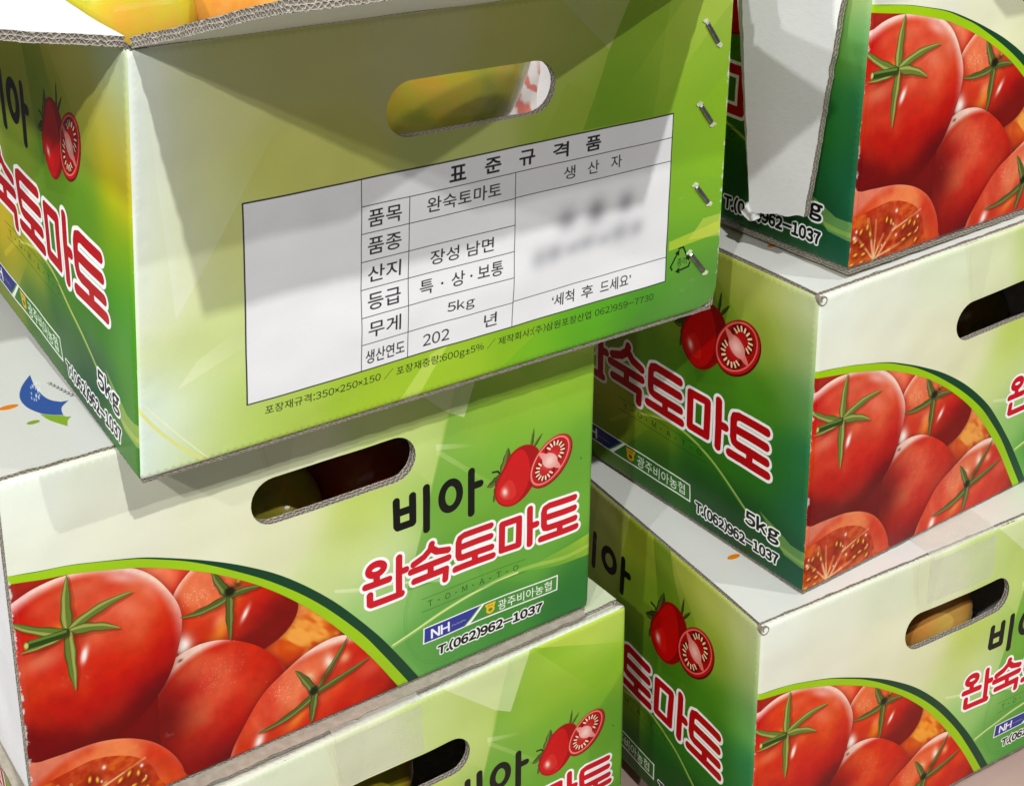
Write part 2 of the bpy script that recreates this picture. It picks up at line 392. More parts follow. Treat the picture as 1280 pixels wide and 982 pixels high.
    b3, c3 = A.cover([smooth_loop([(140, 60), (147, 74), (156, 80), (170, 70), (178, 56), (164, 50), (150, 50)], 6)]); X, Y = A.grid(b3)
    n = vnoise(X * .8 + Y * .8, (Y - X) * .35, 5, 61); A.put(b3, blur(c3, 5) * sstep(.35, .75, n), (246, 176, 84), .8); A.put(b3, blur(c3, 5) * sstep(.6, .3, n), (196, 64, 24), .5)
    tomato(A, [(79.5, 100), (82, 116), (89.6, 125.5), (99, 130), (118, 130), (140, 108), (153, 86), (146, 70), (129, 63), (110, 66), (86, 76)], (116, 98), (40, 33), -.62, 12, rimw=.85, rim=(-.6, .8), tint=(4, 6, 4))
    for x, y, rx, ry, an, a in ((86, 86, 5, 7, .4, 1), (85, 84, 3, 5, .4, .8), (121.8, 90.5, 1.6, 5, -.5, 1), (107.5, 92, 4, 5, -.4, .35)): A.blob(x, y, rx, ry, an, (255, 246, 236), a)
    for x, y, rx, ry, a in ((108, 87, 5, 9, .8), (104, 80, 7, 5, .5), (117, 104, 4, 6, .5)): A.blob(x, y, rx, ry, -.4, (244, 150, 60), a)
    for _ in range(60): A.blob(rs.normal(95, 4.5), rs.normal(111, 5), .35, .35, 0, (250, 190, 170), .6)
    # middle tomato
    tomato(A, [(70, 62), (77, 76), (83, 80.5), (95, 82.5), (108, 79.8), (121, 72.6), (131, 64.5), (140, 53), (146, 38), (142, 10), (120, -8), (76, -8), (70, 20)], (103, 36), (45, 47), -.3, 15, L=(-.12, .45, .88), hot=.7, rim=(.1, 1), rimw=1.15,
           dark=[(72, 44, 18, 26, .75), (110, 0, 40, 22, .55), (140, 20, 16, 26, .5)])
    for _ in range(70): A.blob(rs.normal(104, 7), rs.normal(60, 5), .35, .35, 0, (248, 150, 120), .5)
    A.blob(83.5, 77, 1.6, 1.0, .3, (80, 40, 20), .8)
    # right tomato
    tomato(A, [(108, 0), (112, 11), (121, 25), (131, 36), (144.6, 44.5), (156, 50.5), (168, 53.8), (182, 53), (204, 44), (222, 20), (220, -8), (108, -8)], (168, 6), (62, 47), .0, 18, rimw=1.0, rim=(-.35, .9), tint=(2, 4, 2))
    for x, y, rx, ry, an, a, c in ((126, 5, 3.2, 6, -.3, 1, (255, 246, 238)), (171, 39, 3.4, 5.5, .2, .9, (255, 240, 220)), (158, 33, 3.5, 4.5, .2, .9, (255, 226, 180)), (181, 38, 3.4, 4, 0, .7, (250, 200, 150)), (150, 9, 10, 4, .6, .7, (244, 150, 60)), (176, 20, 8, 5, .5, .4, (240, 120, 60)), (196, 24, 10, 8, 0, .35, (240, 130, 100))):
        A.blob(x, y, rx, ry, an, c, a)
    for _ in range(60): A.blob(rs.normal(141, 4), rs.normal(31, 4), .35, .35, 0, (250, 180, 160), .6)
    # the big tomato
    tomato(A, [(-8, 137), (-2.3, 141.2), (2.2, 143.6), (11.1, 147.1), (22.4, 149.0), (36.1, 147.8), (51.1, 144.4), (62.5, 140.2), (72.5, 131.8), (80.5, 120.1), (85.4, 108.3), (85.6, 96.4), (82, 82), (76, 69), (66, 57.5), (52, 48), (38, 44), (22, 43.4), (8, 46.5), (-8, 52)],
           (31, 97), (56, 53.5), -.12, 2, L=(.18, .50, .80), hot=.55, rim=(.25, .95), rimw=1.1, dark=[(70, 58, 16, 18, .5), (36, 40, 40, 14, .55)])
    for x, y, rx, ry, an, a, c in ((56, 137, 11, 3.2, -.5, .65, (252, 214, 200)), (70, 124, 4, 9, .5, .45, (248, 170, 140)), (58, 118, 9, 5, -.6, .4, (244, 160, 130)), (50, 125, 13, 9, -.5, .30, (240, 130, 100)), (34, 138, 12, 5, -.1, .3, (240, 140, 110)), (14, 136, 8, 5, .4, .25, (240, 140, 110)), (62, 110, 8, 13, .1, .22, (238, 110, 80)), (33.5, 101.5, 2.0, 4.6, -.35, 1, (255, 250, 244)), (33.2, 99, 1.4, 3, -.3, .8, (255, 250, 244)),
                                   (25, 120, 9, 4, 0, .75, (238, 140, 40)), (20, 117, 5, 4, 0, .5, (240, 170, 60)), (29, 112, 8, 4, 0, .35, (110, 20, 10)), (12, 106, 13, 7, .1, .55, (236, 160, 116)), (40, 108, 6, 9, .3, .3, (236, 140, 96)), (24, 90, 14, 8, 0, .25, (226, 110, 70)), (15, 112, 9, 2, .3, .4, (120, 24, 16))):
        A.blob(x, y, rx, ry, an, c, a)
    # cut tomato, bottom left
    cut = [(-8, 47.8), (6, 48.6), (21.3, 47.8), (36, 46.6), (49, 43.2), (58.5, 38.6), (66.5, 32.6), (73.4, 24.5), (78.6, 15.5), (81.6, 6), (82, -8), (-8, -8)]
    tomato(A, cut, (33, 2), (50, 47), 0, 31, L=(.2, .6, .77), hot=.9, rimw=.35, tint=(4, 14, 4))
    b, c = A.cover([smooth_loop([(-5, 30), (6, 34), (18, 36), (34, 37), (50, 32), (60, 24), (66, 12), (66, -6), (-5, -6)], 6)])
    X, Y = A.grid(b); n = vnoise(X, Y, 9, 41); n2 = vnoise(X, Y, 3, 47)
    A.put(b, c * sstep(.2, .9, n + .3), mix(C3(168, 36, 18), C3(224, 112, 48), sstep(.35, .75, n * .7 + n2 * .3)), .9)
    for cx, cy, rx, ry, an in ((10, 18, 13, 9, .6), (52, 13, 11, 8, .3), (30, 22, 6, 9, -.2)): A.blob(cx, cy, rx, ry, an, (130, 26, 10), .75)
    for p0, p1, wd in (((22, 2), (13, 30), 2.4), ((22, 2), (20, 28), 1.8), ((24, 2), (38, 20), 2.6), ((22, 2), (5, 20), 1.8), ((24, 3), (48, 8), 2.2), ((36, 18), (60, 26), 1.6), ((22, 3), (28, 17), 2.2)):
        A.strokes([[p0, p1]], wd, (236, 196, 128), .42); A.strokes([[p0, ((p0[0] + p1[0]) / 2, (p0[1] + p1[1]) / 2)]], wd * .5, (250, 232, 180), .5)
    for cx, cy, t in ((4, 18, .6), (8, 23, 1.0), (13, 25, 1.5), (10, 14, .4), (5, 9, .2), (12, 8, .1), (16, 20, 1.9), (3, 3, .3), (11, 3, 0), (46, 18, .8), (51, 20, 1.1), (56, 18, 1.5), (59, 12, .6), (53, 11, .3), (48, 9, .2), (60, 6, .9), (34, 24, 1.6), (30, 26, 1.4)):
        A.blob(cx + .5, cy - .8, 3.4, 2.0, t, (110, 30, 8), .75); A.blob(cx, cy, 2.7, 1.35, t, (226, 146, 44), .95, .6); A.blob(cx - .2, cy + .3, 1.3, .6, t, (250, 208, 118), .85)
    for x, y, r in ((4, 24, 1.0), (38, 30, 1.1), (40, 14, .9), (58, 22, 1.0), (36, 22, .7), (60, 14, .6), (3, 20, 1.2), (28, 10, .6)): A.blob(x, y, r, r * 1.3, 0, (255, 250, 240), .95)
    # calyxes
    for p1, bd, wd in (((28.4, 149), .06, 6.5), ((61.5, 127), .13, 6.2), ((53.4, 108.6), .12, 6), ((27.3, 82.4), -.02, 6.4), ((-4, 134), .10, 5.4), ((2, 114), .05, 4)): sepal(A, (26.5, 117), p1, bd, wd)
    A.strokes([[(25, 117), (15, 117.2), (6.2, 117.4)]], 4.6, (44, 66, 20)); A.strokes([[(25, 118), (15, 118.4), (7, 118.6)]], 1.6, (98, 126, 52)); A.blob(5.2, 117.3, 1.5, 2.4, 0, (206, 200, 110), 1, .5)
    for p1, bd, wd in (((104, 124), .05, 6), ((85.2, 102.6), .12, 5), ((112.6, 77.1), -.03, 5.2), ((132, 104), .08, 4.6)): sepal(A, (113.6, 105), p1, bd, wd, .78)
    A.blob(113.8, 107.5, 4.2, 3.6, 0, (26, 26, 8), 1, .5); A.blob(118.5, 110, 3, 3, 0, (50, 40, 14), .8); A.blob(119, 112, 1.2, 1.2, 0, (220, 180, 60), .8)
    for p1, bd, wd in (((149.8, 42), -.06, 5.6), ((183.4, 52), -.05, 4.0), ((197, 32), -.06, 4.4), ((124.8, 11), .16, 5), ((158.5, 2), -.02, 5.6)): sepal(A, (161.6, 21.5), p1, bd, wd, .8)
    A.blob(161, 23.5, 3.8, 3.6, 0, (26, 30, 10), 1, .5); A.blob(168, 30, 4, 4, 0, (110, 34, 14), .6)
    A.mask = None
    b = (0, 0, int(232 * A.S), int(158 * A.S)); X, Y = A.grid(b)
    # lettering
    A.strokes(BIA, 4.7, (14, 17, 14))
    A.strokes(TITLE, 4.4, (206, 32, 44), out=1.75)
    logo_tomatoes(A, lambda x, y: (x, y))
    tomato_line(A, lambda x, y: (x, y), 1)
    nh_strip(A, lambda x, y: (x, y), 1)
    A.text('T.(062)962-1037', (242.8, 12.2, 318.4, 20.1), (18, 18, 18), bold=.5, halo=1.0)
    A.blob(346, 112, .5, 1.2, .3, (30, 60, 30), .8, .5)
    A.strokes([smooth_loop([(137.7, 207), (136, 195), (138.4, 180), (140, 172)], 5, False).tolist()], .22, (170, 172, 140), .6)
    grain(A, 1, .022)
    return A

def make_label():
    A = Art(356, 207, 6)
    A.wash([(3, 190, (232, 240, 238)), (3, 110, (232, 240, 240)), (3, 20, (226, 240, 240)), (16, 100, (228, 234, 200)), (16, 30, (224, 236, 210)), (34, 190, (210, 212, 142)), (34, 110, (212, 217, 132)), (36, 60, (206, 220, 146)), (45, 20, (196, 216, 124)), (30, 10, (210, 226, 166)),
            (90, 190, (208, 208, 136)), (90, 145, (206, 208, 112)), (150, 190, (208, 208, 148)), (180, 145, (192, 202, 118)), (210, 185, (202, 204, 116)), (245, 180, (186, 196, 104)), (240, 150, (164, 190, 70)), (280, 185, (168, 190, 66)), (275, 150, (138, 180, 44)), (300, 190, (146, 182, 48)),
            (335, 195, (168, 192, 80)), (330, 165, (150, 190, 52)), (345, 130, (140, 186, 44)), (335, 100, (134, 184, 46)), (340, 70, (128, 180, 44)), (335, 40, (100, 162, 52)), (345, 12, (92, 150, 60)), (300, 14, (76, 146, 40)), (260, 14, (96, 166, 36)), (220, 14, (136, 186, 36)), (170, 12, (160, 198, 46)),
            (120, 12, (166, 200, 50)), (80, 10, (178, 206, 84)), (60, 10, (184, 210, 96))], 16)
    A.facet([(8, 207), (100, 207), (20, 80), (12, 150)], (244, 248, 240), .25, (8, 150, 60, 190))
    A.facet([(231, 207), (268.8, 173), (286, 207)], (196, 206, 150), .5)
    A.facet([(286, 207), (268, 173), (252, 132), (300, 132), (312, 207)], (92, 146, 20), .45, (262, 165, 330, 170))
    A.facet([(331, 207), (268, 137), (300, 137), (356, 190), (356, 207)], (188, 214, 80), .5, (345, 205, 280, 140))
    A.facet([(240, 160), (260, 150), (250, 131), (225, 131)], (150, 176, 52), .3)
    A.facet([(318, 120), (356, 150), (356, 84), (318, 96)], (150, 200, 30), .35, (356, 120, 318, 110))
    A.facet([(318, 52), (356, 58), (356, 50), (318, 46)], (196, 212, 60), .7); A.facet([(332, 50), (342, 62), (356, 62), (356, 48)], (206, 216, 90), .6)
    A.facet([(280, 0), (322, 30), (356, 48), (356, 0)], (84, 132, 60), .55, (330, 0, 320, 44))
    A.facet([(200, 0), (240, 26), (290, 26), (262, 0)], (86, 170, 30), .3)
    A.facet([(30, 56), (56, 70), (56, 58), (20, 44)], (236, 242, 200), .55, (20, 48, 56, 66))
    A.strokes([smooth_loop([(0, 40), (8, 28), (20, 14), (34, 1)], 6, False).tolist()], 1.7, (226, 228, 130), .8)
    A.strokes([smooth_loop([(4, 40), (20, 20), (37, 0)], 6, False).tolist()], .6, (244, 246, 190), .8)
    A.facet([(140, 0), (160, 24), (170, 26), (152, 0)], (230, 240, 150), .4)
    # table
    T = lambda x, y: (x + (y - 78) * -.013 + 0.0, y + (x - 185) * .0055)
    P = lambda pts: [T(*q) for q in pts]
    x0, x1, xa, xb, xc, yt, yb = 54.8, 315.8, 117.7, 145.1, 209.7, 130.4, 26.3
    A.poly(P([(x0, yb), (x1, yb), (x1, yt), (x0, yt)]), (238, 238, 240))
    ln = lambda w, *pts: A.strokes([P(pts)], w, (58, 58, 58))
    ln(.75, (x0, yb), (x1, yb), (x1, yt), (x0, yt), (x0, yb))
    ln(.42, (xa, yb), (xa, yt)); ln(.42, (xb, yb), (xb, 116.3)); ln(.42, (xc, yb), (xc, 116.3))
    ln(.42, (xa, 116.3), (x1, 116.3)); ln(.42, (xc, 102.2), (x1, 102.2)); ln(.42, (xc, 42.0), (x1, 42.0))
    for y in (101.9, 86.9, 71.7, 56.5, 41.3): ln(.42, (xa, y), (xc, y))
    def tx(t, a, b, c, d, bold=.12):
        q = T((a + c) / 2, (b + d) / 2); wd, ht = c - a, d - b
        A.text(t, (q[0] - wd / 2, q[1] - ht / 2, q[0] + wd / 2, q[1] + ht / 2), (36, 36, 38), bold=bold)
    for i, ch in enumerate('표준규격품'): tx(ch, 168.6 + 21.7 * i, 119.2, 178.4 + 21.7 * i, 127.2, .3)
    for i, ch in enumerate('생산자'): tx(ch, 241 + 15.9 * i, 106.0, 248.4 + 15.9 * i, 113.2, .12)
    for t, y in (('품목', 109.1), ('품종', 94.4), ('산지', 79.3), ('등급', 64.1), ('무게', 48.9)): tx(t, 121.6, y - 4.4, 140.6, y + 4.4, .16)
    tx('생산연도', 120.2, 29.6, 143.2, 37.4, .16)
    tx('완숙토마토', 155.4, 105.2, 200.6, 113.2, .14); tx('장성', 158.2, 75.6, 175.2, 83.6, .14); tx('남면', 180, 75.4, 196.6, 83.2, .14)
    tx('특', 152, 60.2, 160, 68.2, .14); tx('상', 171, 60.2, 179, 68.4, .14); tx('보통', 187, 60.2, 202.6, 68.4, .14)
    for x in (165.4, 183): A.blob(*T(x, 64), .8, .8, 0, (36, 36, 38), 1, .3)
    tx('5kg', 168.8, 44.6, 185.2, 52.0, .14); tx('202', 154.4, 29.8, 170.2, 36.6, .14); tx('년', 191.8, 30.6, 199.8, 38.6, .14)
    tx("‘세척", 236, 30.8, 251, 38.6, .14); tx('후', 256, 30.6, 264, 38.4, .14); tx("드세요’", 269, 30.6, 290.4, 38.4, .14)
    for x, y, rx, ry, a in ((243.5, 83, 7, 7.5, .5), (263.5, 84, 7, 8, .68), (284, 85, 6.4, 7, .52), (226, 64, 6, 7, .34), (236, 65, 7, 6.4, .42), (248, 65, 6, 5, .30), (258, 66, 8, 5.6, .42), (270, 65, 6, 5, .26), (281, 67, 8, 7, .42), (293, 67, 6, 6, .36)):
        A.blob(x, y, rx, ry, 0, (120, 120, 128), a)
    t = '포장재규격:350×250×150 / 포장재중량:600g±5% / 제작회사:(주)삼원포장산업 062)959-7730'
    q0 = T(64.2, 16.6); A.text(t, (q0[0], 16.2, 308, 22.2), (30, 44, 24), bold=.10, skew=.0)
    # recycling mark
    K = lambda *p: A.strokes([list(p)], 1.1, (20, 30, 18))
    K((321.0, 33.2), (319.8, 35.4), (324.4, 43.0)); A.poly([(322.6, 43.6), (326.0, 45.4), (325.8, 41.4)], (20, 30, 18))
    K((325.4, 46.0), (328.6, 46.4), (332.4, 38.6)); A.poly([(330.4, 38.8), (333.6, 36.4), (334.2, 40.2)], (20, 30, 18))
    K((334.2, 35.2), (333.4, 32.6), (326.0, 31.6)); A.poly([(326.8, 29.6), (323.4, 31.4), (326.4, 33.8)], (20, 30, 18))
    A.text('종이', (324.6, 34.6, 331.6, 39.6), (22, 40, 20), bold=.05)
    grain(A, 2, .02)
    return A

def make_side(seed, strip, near=False):
    A = Art(252.6, 207, 6); D = 252.6
    A.wash([(10, 200, (150, 168, 60)), (10, 150, (168, 180, 96)), (10, 90, (150, 170, 70)), (10, 30, (130, 156, 56)), (60, 200, (190, 196, 120)), (60, 160, (176, 190, 104)), (60, 120, (160, 184, 84)), (60, 60, (186, 194, 70)), (60, 30, (120, 156, 50)), (110, 195, (176, 190, 70)), (120, 150, (150, 178, 60)), (115, 110, (124, 166, 54)),
            (105, 60, (150, 180, 50)), (110, 25, (80, 136, 48)), (160, 200, (188, 200, 96)), (160, 160, (150, 182, 58)), (160, 120, (104, 160, 48)), (160, 70, (84, 150, 44)), (160, 30, (56, 118, 46)), (205, 200, (206, 214, 130)), (205, 160, (172, 196, 80)), (210, 120, (104, 166, 50)), (210, 70, (78, 148, 46)), (215, 30, (44, 108, 48)), (180, 8, (40, 96, 48)), (120, 6, (70, 120, 50))] + strip, 14)
    A.facet([(60, 207), (100, 207), (84, 120), (50, 150)], (214, 216, 160), .4, (80, 207, 70, 120))
    A.facet([(130, 207), (150, 207), (190, 120), (150, 110)], (90, 140, 20), .35, (150, 150, 200, 150))
    A.facet([(150, 207), (200, 207), (235, 150), (220, 130)], (208, 216, 110), .4, (190, 207, 215, 140))
    A.facet([(40, 80), (90, 100), (120, 70), (70, 20), (40, 30)], (214, 214, 70), .35, (60, 60, 120, 70))
    A.strokes([smooth_loop([(60, 40), (92, 60), (130, 68), (165, 58), (200, 36), (230, 24), (253, 22)], 8, False).tolist()], 3.0, (210, 222, 96), .35)
    A.strokes([smooth_loop([(92, 60), (130, 68), (165, 58), (200, 36)], 8, False).tolist()], 1.4, (236, 240, 170), .55)
    A.facet([(212, 42), (240, 30), (253, 30), (253, 18), (235, 20)], (214, 224, 140), .5)
    ch = np.clip((A.im.max(2) - A.im.min(2)) / A.im.max(2) * 2.2 - .5, 0, 1)[..., None]      # warm the greens, leave the pale parts
    A.im = A.im * (1 - ch + ch * (np.array((1.14, .99, 1.15), np.float32) if near else np.array((.98, .97, 1.04), np.float32)))
    f = lambda x, y: (D - (36.6 + (342.2 - x) * 1.33), 70.4 + (y - 65.2) * 1.42)
    g = lambda x, y: (D - (45 + (340 - x) * 1.30), 123 + (y - 97) * 1.30 - 2)
    h = lambda x, y: (D - (107.6 + (329.6 - x) * 1.27), 13.6 + (y - 24.2) * 1.25)
    bi = lambda x, y: (D - (148.5 + (274 - x) * 1.25), 142 + (y - 100.5) * .95)
    if near:
        g = lambda x, y: (D - (52 + (340 - x) * .86), 121 + (y - 97) * 1.08)
        bi = lambda x, y: (D - (118 + (274 - x) * .92), 125 + (y - 100.5) * 1.05)
    A.strokes(mapped(BIA, bi), 5.4, (14, 17, 14))
    A.strokes(mapped(TITLE, f), 6.0, (200, 30, 42), out=2.2)
    logo_tomatoes(A, g)
    k = lambda x, y: (D - (90 + (305.4 - x) * 1.27), 58 + (y - 51.5) * 1.1)
    tomato_line(A, k, 1.2)
    nh_strip(A, h, 1.25)
    A.text('T.(062)962-1037', (D - 102, 8.4, D - 22.6, 18.2), (18, 18, 18), bold=.55, halo=1.1)
    A.text('5kg', (D - 52.6, 23.4, D - 23.2, 36.8), (22, 22, 22), bold=.5, halo=1.4)
    A.im = np.clip(A.im, 0, 1) ** (1.28 if near else 1.4)      # deepens the tones of the whole side print
    grain(A, seed, .022)
    return A

def make_lid(green=True):
    A = Art(356, 253, 4)
    A.wash([(20, 20, (214, 215, 210)), (180, 60, (214, 215, 210)), (340, 20, (196, 206, 176)), (60, 200, (214, 215, 211)), (300, 230, (214, 215, 211))], 60)
    pol = lambda p, c: A.poly(smooth_loop(p, 5), c)
    # blue ribbon emblem with green tail and two dots
    A.poly(np.concatenate([smooth_loop([(53.4, 100.7), (45, 90), (39.6, 78.1), (38.6, 66), (41.6, 55.7), (45.6, 50.4), (50.6, 46.4)], 5, False), smooth_loop([(51.4, 50.4), (53.4, 55.4), (58.8, 60.4)], 5, False), smooth_loop([(55, 61.2), (51.6, 66), (50.2, 73), (50.6, 86), (53.4, 100.7)], 5, False)]), (50, 84, 156))
    for i in range(26):
        rs = np.random.RandomState(i); y = rs.uniform(72, 92); x = 43.5 + (y - 72) * .34 + rs.uniform(0, 5)
        A.strokes([[(x, y), (x - .8, y - 3)]], .45, (226, 232, 240), .8)
    A.poly(np.concatenate([smooth_loop([(41.4, 54.6), (42.6, 46), (46.6, 36.6), (48.0, 34)], 5, False), smooth_loop([(49.4, 37.6), (50.6, 40), (53.4, 42.7)], 5, False), smooth_loop([(51.2, 44), (50.4, 46)], 5, False), smooth_loop([(45.4, 50.2), (41.4, 54.6)], 5, False)]), (130, 168, 44))
    A.blob(31, 70.5, 5.2, 2.5, 0.0, (222, 128, 34), 1, .05)
    if green: A.blob(35.4, 47.4, 3.4, 2.0, 0, (128, 160, 50), 1, .05)
    for i in range(7):   # tiny hand-lettered line beside the emblem, running down
        y = 86 - i * 3.2; x = 57.4 + i * .7
        A.strokes([smooth_loop([(x, y), (x + 1.7, y - .6), (x + 1.2, y - 1.9), (x - .1, y - 2.2), (x + 1.4, y - 3)], 3, False).tolist()], .5, (60, 60, 60))
    A.im *= .93 if green else 1.04  # lid under the open box greyed for its shade, other lids lightened
    grain(A, 9, .02)
    return A

strip_a = [(238, 200, (224, 232, 200)), (247, 195, (224, 234, 214)), (238, 175, (206, 216, 120)), (246, 165, (214, 226, 150)), (236, 150, (196, 210, 40)), (247, 140, (190, 206, 60)), (236, 120, (146, 186, 40)), (247, 110, (110, 186, 56)), (240, 90, (92, 176, 46)), (247, 70, (84, 168, 52)), (240, 50, (90, 164, 50)), (246, 30, (90, 160, 52)), (238, 12, (66, 136, 46)), (248, 8, (76, 146, 56))]
strip_e = [(236, 200, (214, 220, 150)), (247, 200, (222, 230, 214)), (238, 165, (190, 204, 110)), (248, 165, (196, 216, 190)), (236, 130, (130, 176, 70)), (248, 135, (130, 186, 150)), (236, 90, (76, 146, 60)), (248, 95, (66, 150, 120)), (238, 55, (60, 132, 70)), (248, 55, (60, 144, 120)), (238, 20, (40, 104, 62)), (248, 15, (44, 124, 100))]
IMG_FRONT = make_front().image('front_print')
IMG_LABEL = make_label().image('label_print')
IMG_SIDE_A = make_side(5, strip_a, True).image('side_print')
IMG_SIDE_E = make_side(6, strip_e).image('side_print_teal')
IMG_LID = make_lid().image('lid_print')
IMG_LID2 = make_lid(False).image('lid_print_plain')

# ------------------------------------------------------------------ materials
def new_mat(name):
    m = bpy.data.materials.new(name); m.use_nodes = True
    nt = m.node_tree; return m, nt, nt.nodes['Principled BSDF'], nt.nodes.new, nt.links.new
def ramp(nt, stops):
    n = nt.nodes.new('ShaderNodeValToRGB'); e = n.color_ramp.elements
    while len(e) < len(stops): e.new(.5)
    for el, (p, c) in zip(e, stops): el.position = p; el.color = (*c, 1)
    return n
def print_mat(name, img, rough=.36):
    m, nt, b, N, L = new_mat(name)
    t = N('ShaderNodeTexImage'); t.image = img; t.interpolation = 'Linear'
    tc0 = N('ShaderNodeTexCoord'); oi = N('ShaderNodeObjectInfo'); sc_ = N('ShaderNodeMath'); sc_.operation = 'MULTIPLY'; sc_.inputs[1].default_value = 9.0; L(oi.outputs['Random'], sc_.inputs[0])
    va = N('ShaderNodeVectorMath'); va.operation = 'ADD'; L(tc0.outputs['Object'], va.inputs[0]); L(sc_.outputs[0], va.inputs[1])
    class tc: outputs = {'Object': va.outputs[0]}
    nz = N('ShaderNodeTexNoise'); nz.inputs['Scale'].default_value = 9; nz.inputs['Detail'].default_value = 6; L(tc.outputs['Object'], nz.inputs['Vector'])
    hs = N('ShaderNodeHueSaturation'); mr = N('ShaderNodeMapRange'); mr.inputs[3].default_value = .93; mr.inputs[4].default_value = 1.05
    L(nz.outputs[0], mr.inputs[0]); L(mr.outputs[0], hs.inputs['Value']); L(t.outputs[0], hs.inputs['Color']); sr = N('ShaderNodeMapRange'); sr.inputs[3].default_value = .99; sr.inputs[4].default_value = 1.06; L(oi.outputs['Random'], sr.inputs[0]); L(sr.outputs[0], hs.inputs['Saturation'])
    # light scuffs in the coating
    sc = N('ShaderNodeTexNoise'); sc.inputs['Scale'].default_value = 60; sc.inputs['Detail'].default_value = 8; sc.inputs['Roughness'].default_value = .7; L(tc.outputs['Object'], sc.inputs['Vector'])
    r = ramp(nt, [(.66, (0, 0, 0)), (.80, (1, 1, 1))]); L(sc.outputs[0], r.inputs[0])
    mx = N('ShaderNodeMix'); mx.data_type = 'RGBA'; mx.inputs['B'].default_value = (.75, .75, .68, 1)
    mu = N('ShaderNodeMath'); mu.operation = 'MULTIPLY'; mu.inputs[1].default_value = .18; L(r.outputs[0], mu.inputs[0]); L(mu.outputs[0], mx.inputs['Factor']); L(hs.outputs[0], mx.inputs['A'])
    uvn = N('ShaderNodeUVMap'); uvn.uv_map = 'UVMap'; sx = N('ShaderNodeSeparateXYZ'); L(uvn.outputs[0], sx.inputs[0])
    def edge_(o, a, c):
        q = N('ShaderNodeMath'); q.operation = 'SUBTRACT'; q.inputs[1].default_value = .5; L(o, q.inputs[0]); q2 = N('ShaderNodeMath'); q2.operation = 'ABSOLUTE'; L(q.outputs[0], q2.inputs[0])
        q3 = N('ShaderNodeMapRange'); q3.inputs[1].default_value = a; q3.inputs[2].default_value = c; L(q2.outputs[0], q3.inputs[0]); return q3.outputs[0]
    em = N('ShaderNodeMath'); em.operation = 'MAXIMUM'; L(edge_(sx.outputs[0], .4915, .4985), em.inputs[0]); L(edge_(sx.outputs[1], .486, .4985), em.inputs[1])
    wn_ = N('ShaderNodeTexNoise'); wn_.inputs['Scale'].default_value = 150; wn_.inputs['Detail'].default_value = 7; wn_.inputs['Roughness'].default_value = .7; L(tc.outputs['Object'], wn_.inputs['Vector'])
    ad = N('ShaderNodeMath'); ad.operation = 'ADD'; L(wn_.outputs[0], ad.inputs[0])
    em2 = N('ShaderNodeMath'); em2.operation = 'MULTIPLY'; em2.inputs[1].default_value = .20; L(em.outputs[0], em2.inputs[0]); L(em2.outputs[0], ad.inputs[1])
    wr = ramp(nt, [(.70, (0, 0, 0)), (.78, (1, 1, 1))]); L(ad.outputs[0], wr.inputs[0]); wm = N('ShaderNodeMath'); wm.operation = 'MULTIPLY'; wm.inputs[1].default_value = .8; L(wr.outputs[0], wm.inputs[0])
    gate = N('ShaderNodeMath'); gate.operation = 'MULTIPLY'; L(wm.outputs[0], gate.inputs[0]); L(em.outputs[0], gate.inputs[1])
    mw = N('ShaderNodeMix'); mw.data_type = 'RGBA'; mw.inputs['B'].default_value = (.78, .80, .76, 1); L(gate.outputs[0], mw.inputs['Factor']); L(mx.outputs['Result'], mw.inputs['A'])
    L(mw.outputs['Result'], b.inputs['Base Color'])
    rr_ = N('ShaderNodeMapRange'); rr_.inputs[3].default_value = rough - .06; rr_.inputs[4].default_value = rough + .14; L(nz.outputs[0], rr_.inputs[0]); L(rr_.outputs[0], b.inputs['Roughness'])
    b.inputs['Specular IOR Level'].default_value = .24
    fn = N('ShaderNodeTexNoise'); fn.inputs['Scale'].default_value = 900; fn.inputs['Detail'].default_value = 3; L(tc.outputs['Object'], fn.inputs['Vector'])
    wn = N('ShaderNodeTexNoise'); wn.inputs['Scale'].default_value = 26; wn.inputs['Detail'].default_value = 3; L(tc.outputs['Object'], wn.inputs['Vector'])
    b1 = N('ShaderNodeBump'); b1.inputs['Distance'].default_value = .0001; b1.inputs['Strength'].default_value = .35; L(fn.outputs[0], b1.inputs['Height'])
    b2 = N('ShaderNodeBump'); b2.inputs['Distance'].default_value = .0012; b2.inputs['Strength'].default_value = .35; L(wn.outputs[0], b2.inputs['Height']); L(b1.outputs[0], b2.inputs['Normal'])
    rg = N('ShaderNodeTexNoise'); rg.noise_type = 'RIDGED_MULTIFRACTAL'; rg.normalize = False; rg.inputs['Scale'].default_value = 7; rg.inputs['Detail'].default_value = 2; L(tc.outputs['Object'], rg.inputs['Vector'])
    rgr = N('ShaderNodeMapRange'); rgr.inputs[1].default_value = 1.2; rgr.inputs[2].default_value = 1.9; L(rg.outputs[0], rgr.inputs[0])
    b3 = N('ShaderNodeBump'); b3.inputs['Distance'].default_value = .0005; b3.inputs['Strength'].default_value = .5; L(rgr.outputs[0], b3.inputs['Height']); L(b2.outputs[0], b3.inputs['Normal'])
    L(b3.outputs[0], b.inputs['Normal'])
    return m
M = {}
M['front'] = print_mat('front_print', IMG_FRONT); M['label'] = print_mat('label_print', IMG_LABEL, .42)
M['side_a'] = print_mat('side_print', IMG_SIDE_A); M['side_e'] = print_mat('side_print_teal', IMG_SIDE_E); M['lid'] = print_mat('lid_print', IMG_LID, .45); M['lid2'] = print_mat('lid_print_plain', IMG_LID2, .45)

